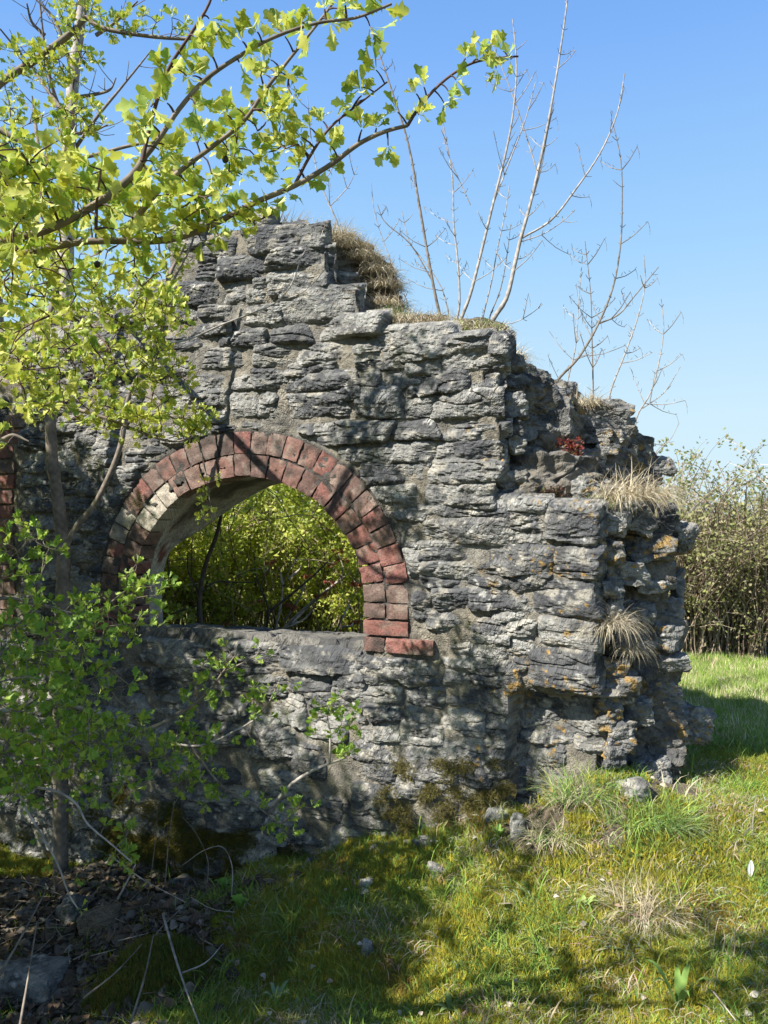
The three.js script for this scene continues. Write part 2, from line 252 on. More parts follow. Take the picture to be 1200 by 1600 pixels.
  const g = geo(pos, idx, col, uv); g.deleteAttribute('normal'); return g;
}
{
  const order = stones.map((s, i) => [i, (s[2] - s[0]) * (s[3] - s[1]) * (i < nTraced ? 3 : 1)]).sort((a, b) => b[1] - a[1]);
  const small = [];
  order.forEach(([i], k) => { const g = stoneGeo(stones[i]); if (k < 255) mesh('stone', g, M.stone, wall); else small.push(g); });
  if (small.length) mesh('small_stones', mergeGeometries(small), M.stone, wall).userData.kind = 'stuff';
  console.log('stones', stones.length, 'traced', nTraced);
}
// mortar body, a solid with the opening left free
{
  const du = 0.0135, u0 = onWall(-320, 800)[0], u1 = onWall(940, 900)[0], v0 = -0.7, v1 = 2.95, nx = Math.ceil((u1 - u0) / du), ny = Math.ceil((v1 - v0) / du);
  const on = (x, y) => { const u = u0 + (x + 0.5) * du, v = v0 + (y + 0.5) * du; return x >= 0 && y >= 0 && x < nx && y < ny && inside(u, v) && !inOpening(u, v, 0.05); };
  const pos = [], col = [], uv = [], idx = [], m = nx + 1;
  for (let side = 0; side < 2; side++) for (let y = 0; y <= ny; y++) for (let x = 0; x <= nx; x++) {
    const u = u0 + x * du, v = v0 + y * du, n = fbm(u * 9, v * 9, side * 20, 3);
    const w = side ? backW(u, v) + 0.03 * n : -0.004 + 0.011 * n + 0.006 * N3(u * 34, v * 34, 3) + .004 * N3(u * 70, v * 90, 8) - recess(u, v) + plinth(u, v);
    const near = inOpening(u, v, 0.09);
    pos.push(...W(u + (near ? 0 : 0.008 * N3(u * 20, v * 20, 5)), v + (near ? 0 : 0.008 * N3(u * 20, v * 20, 8)), w));
    const t = 0.85 + 0.35 * fbm(u * 6, v * 6, 90, 3);
    let c = mix3([0.40 * t, 0.365 * t, 0.30 * t], lime(u, v, 0, -0.1, 5), sm(-0.2, 0.35, fbm(u * 3, v * 3, 12, 2)) * 0.6);
    c = mix3(c, [.09, .085, .08], sm(.02, -.004, Math.abs(v > AV ? ell(u, v, .11) : Math.abs(u - AC) - AR - .11) - .11) * (v > SILL - .02 ? .9 : 0));
    col.push(...c); uv.push(u * 1.9, v * 1.9);
  }
  const S = (nx + 1) * (ny + 1);
  for (let y = 0; y < ny; y++) for (let x = 0; x < nx; x++) if (on(x, y)) {
    const a = y * m + x, b = a + 1, c = a + m, d = c + 1;
    idx.push(a, b, c, b, d, c, S + a, S + c, S + b, S + b, S + c, S + d);
    if (!on(x - 1, y)) idx.push(a, c, S + a, c, S + c, S + a);
    if (!on(x + 1, y)) idx.push(b, S + b, d, d, S + b, S + d);
    if (!on(x, y - 1)) idx.push(a, S + a, b, b, S + a, S + b);
    if (!on(x, y + 1)) idx.push(c, d, S + c, d, S + d, S + c);
  }
  mesh('mortar_core', geo(pos, idx, col, uv), M.mortar, wall);
}
// ---------------------------------------------------------------- brick arch
{
  R = rng(71);
  const arch = new THREE.Group(); arch.name = 'brick_arch'; arch.userData.label = 'two rings of weathered red and brown bricks'; wall.add(arch);
  const brickMats = [[.29, .125, .105], [.28, .15, .125], [.25, .16, .135], [.21, .145, .125], [.32, .14, .12], [.18, .105, .09], [.29, .19, .16]], limed = [.62, .58, .5];
  const brickMat = new THREE.MeshStandardMaterial({ color: new THREE.Color(.8, .77, .75), vertexColors: true, map: stoneTex, bumpMap: stoneBump, bumpScale: 0.004, roughness: 0.88 });
  // a wedge given by four corners in (u, v), rounded and chipped, from w = front to back
  function brick(c, front, back, m, parent = arch) {
    const n = 9, k = 7, col = [], pos = [], uv = [], idx = [], s = R() * 90, tilt = rr(-.05, .05);
    for (let y = 0; y <= k; y++) for (let x = 0; x <= n; x++) {
      const p = x / n, q = y / k, u = lerp(lerp(c[0][0], c[1][0], p), lerp(c[3][0], c[2][0], p), q), v = lerp(lerp(c[0][1], c[1][1], p), lerp(c[3][1], c[2][1], p), q);
      const ed = x === 0 || x === n || y === 0 || y === k, corner = (x === 0 || x === n) && (y === 0 || y === k);
      const w = front + tilt * (p - .5) * .08 + 0.003 * N3(u * 30, v * 30, s) - .007 * sm(.15, .45, N3(u * 17, v * 17, s + 40)) + 0.0025 * N3(u * 90, v * 90, s) - (ed ? 0.001 + .005 * Math.max(0, N3(u * 70, v * 70, s)) : 0) - (corner ? 0.004 * (1 + N3(u * 60, v * 60, s)) : 0);
      let tc = mix3(m, [.075, .062, .055], sm(-.05, .45, fbm(u * 9, v * 9, s, 3)) * .75); tc = mix3(tc, [.42, .36, .31], sm(.15, .6, fbm(u * 16, v * 16, s + 30, 3)) * .5); col.push(...tc);
      pos.push(...W(u + 0.0025 * N3(u * 50, v * 50, s + 5), v + 0.0025 * N3(u * 50, v * 50, s + 8), w)); uv.push(u * 3, v * 3);
    }
    for (let y = 0; y < k; y++) for (let x = 0; x < n; x++) { const a = y * (n + 1) + x, b = a + n + 1; idx.push(a, a + 1, b, a + 1, b + 1, b); }
    const ring = []; for (let x = 0; x < n; x++) ring.push(x); for (let y = 0; y < k; y++) ring.push(y * (n + 1) + n); for (let x = n; x > 0; x--) ring.push(k * (n + 1) + x); for (let y = k; y > 0; y--) ring.push(y * (n + 1));
    for (let i = 0; i < ring.length; i++) { const r = ring[i]; pos.push(pos[r * 3], pos[r * 3 + 1], pos[r * 3 + 2]); uv.push(uv[r * 2], uv[r * 2 + 1]); col.push(col[r * 3], col[r * 3 + 1], col[r * 3 + 2]); ring[i] = pos.length / 3 - 1; }
    const o = pos.length / 3;
    for (const r of ring) { pos.push(pos[r * 3] + NW.x * (back - front), pos[r * 3 + 1], pos[r * 3 + 2] + NW.z * (back - front)); uv.push(uv[r * 2] + .2, uv[r * 2 + 1] + .2); col.push(col[r * 3], col[r * 3 + 1], col[r * 3 + 2]); }
    for (let i = 0; i < ring.length; i++) { const t = (i + 1) % ring.length; idx.push(ring[i], o + i, ring[t], ring[t], o + i, o + t); }
    let sg = 0; for (let i = 0; i < 4; i++) { const a = c[i], b = c[(i + 1) % 4]; sg += a[0] * b[1] - b[0] * a[1]; }
    if (sg < 0) for (let i = 0; i < idx.length; i += 3) [idx[i], idx[i + 1]] = [idx[i + 1], idx[i]];
    mesh('brick', geo(pos, idx, col, uv), brickMat, parent);
  }
  for (const [n, r0, r1] of [[23, .002, .106], [27, .113, .217]]) for (let i = 0; i < n; i++) {
    const a0 = Math.PI * (i + rr(.03, .06)) / n, a1 = Math.PI * (i + rr(.94, .97)) / n, at = (d, a) => [AC + Math.cos(a) * (AR + d), AV + Math.sin(a) * (AE + d)];
    const j = rr(-.005, .006);
    const white = i / n > 0.66 && i / n < 0.8 && r0 < .05 || (i / n > .8 && i / n < .86 && r0 > .05);
    brick([at(r0 + j, a1), at(r0 + j, a0), at(r1 + j, a0), at(r1 + j, a1)], rr(0.001, 0.008), -0.11, white ? limed : pick(brickMats));
  }
  for (const s of [1, -1]) {
    const X = (d) => AC + s * (AR + d); let y = AV - 0.006; const B = (d0, d1, h, m, f) => brick(s > 0 ? [[X(d0), y - h], [X(d1), y - h], [X(d1), y], [X(d0), y]] : [[X(d1), y - h], [X(d0), y - h], [X(d0), y], [X(d1), y]], f ?? rr(.006, .018), -.11, m);
    const h = (AV - SILL + .045) / 3 - 0.012;
    B(.002, .104, h, brickMats[3]); B(.116, .215, h, brickMats[2]); y -= h + .012;
    B(.002, .215, h, brickMats[0]); y -= h + .012;
    B(.002, .1, h, brickMats[5]); B(.112, .335, h, brickMats[4]);
  }
  // plastered soffit and jambs
  const th = 0.07, prof = []; for (let v = SILL - 0.09; v < AV; v += 0.03) prof.push([AC + AR, v, 1, 0]); for (let i = 0; i <= 48; i++) { const a = Math.PI * i / 48; prof.push([AC + Math.cos(a) * AR, AV + Math.sin(a) * AE, Math.cos(a), Math.sin(a)]); } for (let v = AV - 0.03; v > SILL - 0.09; v -= 0.03) prof.push([AC - AR, v, -1, 0]);
  const pos = [], col = [], idx = [], uv = [], K = 28, np = prof.length;
  for (let lay = 0; lay < 2; lay++) for (let k = 0; k <= K; k++) for (let i = 0; i < np; i++) {
    const [u, v, nu, nv] = prof[i], w = -0.085 + (backW(u, v) + .075) * k / K, d = (lay ? th : 0.006 + 0.006 * N3(i * .3, w * 9, 4) + .003 * N3(i, w * 30, 2));
    pos.push(...W(u + nu * d, v + nv * d, w)); uv.push(i * .06, w * 2);
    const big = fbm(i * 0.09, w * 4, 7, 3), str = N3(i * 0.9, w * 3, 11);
    let c = mix3([.72, .69, .6], [.2, .18, .15], sm(-.05, .3, big + .4 * str - .05 + .35 * sm(.0, .5, N3(i * .07 + 4, 1, 3)) + .4 * sm(.6, .95, nv + .25 * N3(i * .3, w * 5, 2)) - .2));  // soot in random patches; the darker crown is shade painted into the colour
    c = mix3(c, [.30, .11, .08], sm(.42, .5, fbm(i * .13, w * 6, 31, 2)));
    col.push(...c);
  }
  const S = (K + 1) * np;
  for (let k = 0; k < K; k++) for (let i = 0; i < np - 1; i++) { const a = k * np + i, b = a + np; idx.push(a, a + 1, b, a + 1, b + 1, b, S + a, S + b, S + a + 1, S + a + 1, S + b, S + b + 1); }
  for (let i = 0; i < np - 1; i++) { idx.push(i, S + i, i + 1, i + 1, S + i, S + i + 1); const a = K * np + i; idx.push(a, a + 1, S + a, a + 1, S + a + 1, S + a); }
  const so = mesh('soffit', geo(pos, idx, col, uv), M.mortar, arch); so.userData.label = 'limewashed underside of the arch with soot patches and painted shade at the crown';
  // sill slab
  const sp = [], si = [], sc = [], su = [], a = 90, b = 44;
  for (let y = 0; y <= b; y++) for (let x = 0; x <= a; x++) {
    const u = AC - AR - .05 + (2 * AR + .1) * x / a, w = -.012 - (THICK - .02) * y / b, h = SILL + .004 + .012 * fbm(u * 6, w * 6, 3, 3) + .006 * N3(u * 30, w * 30, 4) - .02 * sm(.93, .99, 1 - Math.abs(N3(u * 3.1, w * 1.3, 9))) - (y === 0 ? .03 : 0) - .07 * y / b;
    sp.push(...W(u, h, w)); sc.push(...mix3([.2, .19, .175], [.09, .09, .09], sm(-.2, .3, fbm(u * 5, w * 5, 9, 3)))); su.push(u * 2, w * 2);
  }
  const T = sp.length / 3; for (let i = 0; i < T; i++) { sp.push(sp[i * 3], sp[i * 3 + 1] - .07, sp[i * 3 + 2]); sc.push(sc[i * 3], sc[i * 3 + 1], sc[i * 3 + 2]); su.push(su[i * 2] + .1, su[i * 2 + 1]); }
  for (let y = 0; y < b; y++) for (let x = 0; x < a; x++) { const p = y * (a + 1) + x, q = p + a + 1; si.push(p, p + 1, q, p + 1, q + 1, q); }
  for (let x = 0; x < a; x++) si.push(x, T + x, x + 1, x + 1, T + x, T + x + 1);
  const sg = geo(sp, si, sc, su); sg.deleteAttribute('normal'); mesh('sill', sg, M.stone, wall);
  // brick jamb of the next opening, at the left edge of the picture
  const jamb = new THREE.Group(); jamb.name = 'brick_jamb'; wall.add(jamb);
  const jt = onWall(20, 645)[1], jb = onWall(15, 975)[1], ue = onWall(24, 800)[0];
  for (let v = jb, i = 0; v < jt - .04; v += .083, i++) {
    const top = v > jt - .17, e = top ? onWall(42, 660)[0] : ue - rr(0, .02), first = i % 2 ? .105 : .215;
    for (let u = e, k = 0; u > ue - .42; k++) { const l = k ? .215 : first; brick([[u - l, v], [u, v], [u, v + .071], [u - l, v + .071]], rr(.006, .018), -.11, pick(brickMats), jamb); u -= l + .012; }
  }
}
// ---------------------------------------------------------------- rough rocks
function rockGeo(sx, sy, sz, seed, detail = 9, tone = 0, rough = 1, at = V(0, 0, 0), plain) {
  R = rng(4000 + seed * 31);
  let g = new THREE.IcosahedronGeometry(1, detail); g.deleteAttribute('uv'); g.deleteAttribute('normal'); g = mergeVertices(g, 1e-4);
  const pl = []; for (const a of [[1, 0, 0], [0, 1, 0], [0, 0, 1]]) for (const s of [1, -1]) pl.push([V(...a).multiplyScalar(s).add(V(rr(-.2, .2), rr(-.2, .2), rr(-.2, .2))).normalize(), rr(.72, .86)]);
  for (let i = 0; i < 9; i++) pl.push([V(rr(-1, 1), rr(-1, 1), rr(-1, 1)).normalize(), rr(.84, 1.02)]);
  const p = g.attributes.position, col = [], uv = [], d = V(0, 0, 0), sz3 = Math.min(sx, sy, sz);
  for (let i = 0; i < p.count; i++) {
    d.fromBufferAttribute(p, i).normalize(); let r = 1.35;
    for (const [n, o] of pl) { const k = d.dot(n); if (k > .05) r = Math.min(r, o / k); }
    const x = d.x * r * sx, y = d.y * r * sy, z = d.z * r * sz, f = 1 / Math.max(.05, sz3);
    const nn = rough * sz3 * (.16 * fbm(x * f * .9 + seed, y * f * 1.6, z * f * .9, 3) + .06 * N3(x * f * 4, y * f * 6, z * f * 4 + seed) - .05 * sm(.9, .98, 1 - Math.abs(N3(x * f * 1.5, y * f * 3, z * f * 1.5 + seed)))) + .007 * rough * N3(x * 40, y * 60, z * 40 + seed) + .012 * rough * fbm(x * 11, y * 17, z * 11 + seed, 2);
    p.setXYZ(i, x + d.x * nn, y + d.y * nn, z + d.z * nn);
    const wx = x + at.x, wy = y + at.y, wz = z + at.z; col.push(...(plain ? plain(wx, wy, wz) : lime(wx, wy, wz, tone, 2))); uv.push(wx * 1.9 + wz * 1.1, wy * 1.9 - wz * .9);
  }
  g.setAttribute('color', new THREE.BufferAttribute(new Float32Array(col), 3)); g.setAttribute('uv', new THREE.BufferAttribute(new Float32Array(uv), 2)); if (detail < 12) g.computeVertexNormals(); return g;
}
function rockPx(x0, y0, x1, y1, z, seed, { name = 'rubble_stone', parent = wall, deep = 1, tone = 0, rot = 0, det = 14, rough = 1, mat = M.stone, plain, back = .55 } = {}) {
  const c = P((x0 + x1) / 2, (y0 + y1) / 2, z), sx = (x1 - x0) / 2 / F * z * 1.12, sy = (y1 - y0) / 2 / F * z * 1.12, sz = Math.max(sx, sy) * .85 * deep;
  c.z -= sz * back; if (parent === scene) c.y = ground(c.x, c.z) + sy * .35;
  const m = mesh(name, rockGeo(sx, sy, sz, seed, det, tone, rough, c, plain), mat, parent); m.position.copy(c); m.rotation.z = rot; m.rotation.y = ((seed * 37) % 10 - 5) * .05; return m;
}
{
  const mcol = (x, y, z) => { const t = .8 + .4 * fbm(x * 7, y * 7, z * 7, 3); return mix3([.33 * t, .30 * t, .255 * t], lime(x, y, z, .05, 9), sm(-.25, .2, fbm(x * 4, y * 4, z * 4 + 3, 2))); };
  let s = 0; const core = (a, b, c, d, z, deep, rough = 1.3) => rockPx(a, b, c, d, z, 300 + s++, { name: 'core_mortar', back: .8, deep, det: 34, rough, mat: M.mortar, plain: mcol });
  core(770, 560, 930, 830, 3.5, .9); core(820, 620, 1000, 800, 3.62, .8); core(880, 680, 1045, 830, 3.72, .7);
  core(925, 800, 1062, 1000, 3.42, .9, 1.1); core(925, 930, 1060, 1200, 3.42, .8, 1.1); core(760, 560, 880, 700, 3.5, .9); core(925, 1060, 1075, 1230, 3.4, .8, 1.2); core(770, 690, 960, 850, 3.45, 1);
  core(500, 385, 600, 520, 3.85, 1.2); for (const [a, b, c, d, z] of [[512, 372, 585, 425, 3.88], [545, 405, 622, 470, 3.9], [600, 488, 700, 520, 3.8], [690, 495, 800, 535, 3.75]]) rockPx(a, b, c, d, z, 380 + a % 7, { name: 'soil_cap', det: 14, mat: M.mortar, plain: (x, y, z) => { const t = .6 + .5 * fbm(x * 15, y * 15, z * 15, 3); return [.26 * t, .2 * t, .14 * t]; } }); core(455, 365, 560, 480, 3.8, 1.2);
  const up = (list) => list.forEach(([x0, y0, x1, y1, z, r]) => rockPx(760 + x0 / 3.53, 500 + y0 / 3.53, 760 + x1 / 3.53, 500 + y1 / 3.53, z, s++, { rot: r ?? 0, tone: -.08 }));
  up([[0, 60, 130, 210, 3.42], [0, 200, 105, 290, 3.4], [90, 190, 210, 300, 3.46], [250, 285, 365, 375, 3.6], [220, 355, 480, 460, 3.55], [75, 390, 250, 550, 3.42], [560, 430, 825, 540, 3.72, -.1], [545, 525, 690, 585, 3.66], [660, 535, 835, 625, 3.7], [655, 605, 775, 690, 3.64], [780, 625, 935, 770, 3.76, -.2], [880, 745, 1045, 850, 3.78], [370, 480, 600, 640, 3.66], [560, 595, 700, 690, 3.62], [285, 625, 450, 735, 3.6], [460, 700, 670, 830, 3.62], [615, 680, 745, 745, 3.6], [225, 730, 350, 845, 3.52], [60, 830, 245, 960, 3.42], [330, 830, 440, 950, 3.5], [530, 880, 710, 935, 3.5], [735, 680, 835, 775, 3.68], [415, 800, 570, 890, 3.58], [190, 850, 310, 970, 3.46], [60, 290, 240, 400, 3.45], [100, 540, 210, 640, 3.42], [200, 450, 380, 560, 3.56], [470, 860, 640, 1010, 3.42], [600, 900, 780, 1010, 3.45], [120, 640, 220, 740, 3.42]]);
  const lo = (list) => list.forEach(([x0, y0, x1, y1, z, r]) => rockPx(900 + x0 / 3.81, 640 + y0 / 3.81, 900 + x1 / 3.81, 640 + y1 / 3.81, z, s++, { rot: r ?? 0, tone: -.02 }));
  lo([[150, 580, 330, 760, 3.3], [300, 590, 490, 760, 3.38, -.3], [180, 540, 430, 620, 3.34, .15], [300, 730, 590, 905, 3.42, .1], [560, 650, 715, 870, 3.6], [430, 890, 610, 1085, 3.46], [170, 900, 440, 1050, 3.34], [150, 1010, 285, 1140, 3.28], [360, 1010, 580, 1100, 3.4, .1], [270, 1130, 490, 1310, 3.4], [440, 1110, 655, 1330, 3.5], [360, 1270, 645, 1440, 3.42], [410, 1455, 685, 1560, 3.44, -.036], [145, 780, 310, 930, 3.28], [450, 640, 610, 730, 3.5], [490, 550, 610, 660, 3.55], [590, 940, 655, 1140, 3.58], [150, 1130, 290, 1280, 3.28], [150, 1270, 400, 1500, 3.36], [150, 1480, 330, 1600, 3.28]]);
  const bo = (list) => list.forEach(([x0, y0, x1, y1, z, r]) => rockPx(700 + x0 / 2.4, 650 + y0 / 2.4, 700 + x1 / 2.4, 650 + y1 / 2.4, z, s++, { rot: r ?? 0, tone: .02 }));
  bo([[575, 960, 720, 1090, 3.28], [700, 990, 880, 1090, 3.45], [640, 1060, 780, 1170, 3.35], [770, 1070, 890, 1190, 3.5], [560, 1060, 660, 1190, 3.26], [840, 1085, 995, 1240, 3.55, -.2], [600, 1150, 710, 1270, 3.24], [590, 1240, 670, 1330, 3.2]]);
  // stones of the stepped end beside the summit
  for (const [x0, y0, x1, y1, z] of [[505, 372, 560, 408, 3.85], [520, 405, 590, 440, 3.9], [548, 430, 620, 472, 3.95], [512, 420, 565, 452, 3.78], [560, 462, 625, 498, 3.85], [100, 488, 150, 515, 4.35], [150, 484, 205, 512, 4.3], [20, 495, 90, 525, 4.45]]) rockPx(x0, y0, x1, y1, z, s++, { tone: -.1 });
  R = rng(77); for (let i = 0; i < 16; i++) { const px = rr(60, 790), w = rr(.09, .17), b = onWall(px, 1300, w), q = W(b[0], 0, w), k = rr(.018, .04), o = sh(new THREE.Mesh(rockGeo(k * rr(1, 1.6), k * .75, k, 700 + i, 5, rr(-.3, .1), 1, V(...q)), M.stone)); R = rng(7700 + i * 13); o.name = numbered('rubble_piece'); o.position.set(q[0], ground(q[0], q[2]) + k * .2, q[2]); scene.add(o); tag(o, 'small grey limestone chunk lying along the foot of the wall', 'rock', 'rubble along the wall foot'); }
  // loose blocks lying at the foot
  const loose = (n, l, x0, y0, x1, y1, z, o = {}) => tag(rockPx(x0, y0, x1, y1, z, s++, { name: n, parent: scene, ...o }), l, 'rock');
  loose('loose_block', 'angular grey stone block leaning at the foot of the broken wall end', 994, 1132, 1052, 1176, 3.3, { rot: .15, tone: -.1 });
  loose('fallen_stone', 'small flat white stone in the soil below the wall end', 972, 1200, 1018, 1226, 3.05, { tone: -.5, det: 7 });
  loose('fallen_stone', 'rounded brown cobble on the leaf litter at lower left', 122, 1350, 182, 1402, 3.3, { rough: .35, plain: (x, y, z) => [.2, .16, .11] });
  loose('fallen_stone', 'broad pale grey stone half buried at the lower left edge', -20, 1422, 92, 1486, 3.0, { tone: -.2, rough: .6 });
  loose('fallen_stone', 'crumpled grey stone beside the round brown cobble', 88, 1335, 125, 1385, 3.4, { tone: .1, det: 7 });
  loose('fallen_stone', 'small grey stone on the moss near the wall foot', 668, 1308, 697, 1330, 3.15, { tone: -.2, det: 6 });
  loose('fallen_stone', 'pair-sized white pebble on the mossy bank edge, upper one', 560, 1321, 582, 1336, 3.2, { tone: -.6, det: 5 });
  loose('fallen_stone', 'little white pebble just below another on the mossy bank', 562, 1334, 577, 1350, 3.15, { tone: -.6, det: 5 });
  loose('fallen_stone', 'pale upright stone sunk in moss in the middle of the bank', 566, 1428, 584, 1455, 2.8, { tone: -.4, det: 5 });
  loose('fallen_stone', 'whitish block at the end of the bare soil hump', 798, 1258, 824, 1295, 3.1, { tone: -.5, det: 6 });
}

// ---------------------------------------------------------------- leaves and trees
function leafGeo(fold, curl) {
  const st = [[0, .02], [.38, .05], [.5, .23], [.58, .12], [.76, .33], [.84, .19], [1, .11]], pos = [], idx = [];
  for (const [y, x] of st) { const z = -curl * y * y, lift = fold * x; pos.push(-x, y + (x > .2 ? .06 : 0), z + lift, 0, y, z, x, y + (x > .2 ? .06 : 0), z + lift); }
  for (let i = 0; i < st.length - 1; i++) { const a = i * 3, b = a + 3; idx.push(a, a + 1, b, a + 1, b + 1, b, a + 1, a + 2, b + 1, a + 2, b + 2, b + 1); }
  return geo(pos, idx);
}
const leafG = [leafGeo(.35, .25), leafGeo(.7, .1), leafGeo(.2, .5)];
function smallLeaf() { return geo([0, 0, 0, -.32, .5, .1, 0, .5, 0, .32, .5, .1, 0, 1, -.15], [0, 2, 1, 0, 3, 2, 1, 2, 4, 2, 3, 4]); }
const tinyG = smallLeaf();
const dummy = new THREE.Object3D();
function aim(dir, roll) { // matrix with +y along dir
  const q = new THREE.Quaternion().setFromUnitVectors(V(0, 1, 0), dir); return q.multiply(new THREE.Quaternion().setFromAxisAngle(V(0, 1, 0), roll));
}
class Tree {
  constructor(name, label, category, base, group) { this.o = thing(name, label, category, null, group); this.nodes = []; this.twigs = []; this.leaves = []; }
  branch(px, z, r0, r1, mat = M.bark, name = 'branch', sides = 7) { // px: [x, y] or [x, y, z]
    const pts = px.map((p) => P(p[0], p[1], p[2] ?? z)); return this.limb(pts, r0, r1, mat, name, sides);
  }
  limb(pts, r0, r1, mat = M.bark, name = 'branch', sides = 7) {
    mesh(name, limb(pts, r0, r1, sides, 0, .12), mat, this.o);
    for (const q of new THREE.CatmullRomCurve3(pts, false, 'centripetal').getPoints(pts.length * 3)) this.nodes.push(q);
    return pts;
  }
  cluster(p, size, n, axis) {
    const k = axis ?? V(rr(-1, 1), rr(-.2, 1), rr(-1, 1)).normalize();
    for (let i = 0; i < n; i++) {
      const d = V(rr(-1, 1), rr(-1, 1), rr(-1, 1)).normalize().multiplyScalar(.85).add(k).add(V(0, .1, 0)).normalize();
      this.leaves.push([p.clone().addScaledVector(d, size * .12), aim(d, R() * 6.28), size * rr(.45, 1.15)]);
    }
  }
  // a cloud of leaf clusters, each twigged to what is nearest
  blob(c, rx, ry, rz, n, size, per = 7, tw = .0016) {
    n = Math.round(n * (this.thick ?? 1.7));
    for (let i = 0; i < n; i++) {
      let d; do d = V(rr(-1, 1), rr(-1, 1), rr(-1, 1)); while (d.lengthSq() > 1);
      const p = c.clone().add(V(d.x * rx, d.y * ry, d.z * rz)); this.attach(p, size, per, tw);
    }
  }
  attach(p, size, per = 6, tw = .0016, max = 9) {
    let best = null, bd = 1e9; for (const q of this.nodes) { const e = q.distanceToSquared(p); if (e < bd) { bd = e; best = q; } }
    bd = Math.sqrt(bd); if (bd > max) return;
    if (bd > .012) {
      const m = best.clone().lerp(p, .5).add(V(rr(-1, 1), rr(-.5, 1), rr(-1, 1)).multiplyScalar(bd * .16));
      this.twigs.push(limb([best, m, p], tw * (1 + Math.min(2, bd * 4)), tw * .7, 4, 4, .2));
      this.nodes.push(m, p.clone()); if (bd > .1) this.nodes.push(best.clone().lerp(m, .5), m.clone().lerp(p, .5));
    }
    this.cluster(p, size, per, p.clone().sub(best).normalize().add(V(0, .35, 0)).normalize());
  }
  // clusters on short spurs along a limb's points
  spurs(pts, step, size, per = 6, t0 = 0, t1 = 1, off = .02) {
    const c = new THREE.CatmullRomCurve3(pts, false, 'centripetal'), L = c.getLength();
    for (let s = t0 * L; s < t1 * L; s += step * rr(.6, 1.4)) {
      const p = c.getPointAt(Math.min(1, s / L)), t = c.getTangentAt(Math.min(1, s / L)), d = V(rr(-1, 1), rr(-.7, 1), rr(-.6, .6)); d.addScaledVector(t, -d.dot(t) * .7).normalize();
      const e = p.clone().addScaledVector(d, off * rr(.5, 1.6)); this.twigs.push(limb([p, p.clone().lerp(e, .6).add(V(0, .003, 0)), e], .0022, .0012, 4, 3, .2)); this.cluster(e, size, per, d);
    }
  }
  done(parts, tones = leafTones, twigMat = M.barkRed, small = false) {
    const mats = tones === leafTones ? M.leaves : tones.map((c) => leafMat(...c.map((v) => v * .92), .6));
    if (this.twigs.length) mesh('twigs', mergeGeometries(this.twigs), twigMat, this.o).userData.kind = 'stuff';
    const score = (l) => { const [p, , s] = l, z = -p.z; if (z < .2) return 0; const x = 600 + p.x / z * F, y = 800 - (p.y - EYE) / z * F; return x > 5 && x < 1195 && y > 5 && y < 1595 ? s / z : 0; };
    if (parts) this.leaves.sort((a, b) => score(b) - score(a));
    const rest = parts ? this.leaves.slice(parts) : this.leaves;
    if (parts) for (const [p, q, s] of this.leaves.slice(0, parts)) { const m = mesh('leaf', pick(leafG), pick(mats), this.o); m.position.copy(p); m.quaternion.copy(q); m.scale.setScalar(s); }
    const gs = small ? [tinyG] : leafG;
    gs.forEach((g, k) => {
      const l = rest.filter((_, i) => i % gs.length === k); if (!l.length) return;
      const im = sh(new THREE.InstancedMesh(g, M.leaf, l.length)); im.name = 'foliage'; im.userData.kind = 'stuff'; const col = new THREE.Color();
      l.forEach(([p, q, s], i) => { dummy.position.copy(p); dummy.quaternion.copy(q); dummy.scale.setScalar(s); dummy.updateMatrix(); im.setMatrixAt(i, dummy.matrix); const c = pick(tones), v = rr(.8, 1.15); im.setColorAt(i, col.setRGB(c[0] * v, c[1] * v, c[2] * v)); });
      this.o.add(im);
    });
    return this.o;
  }
}
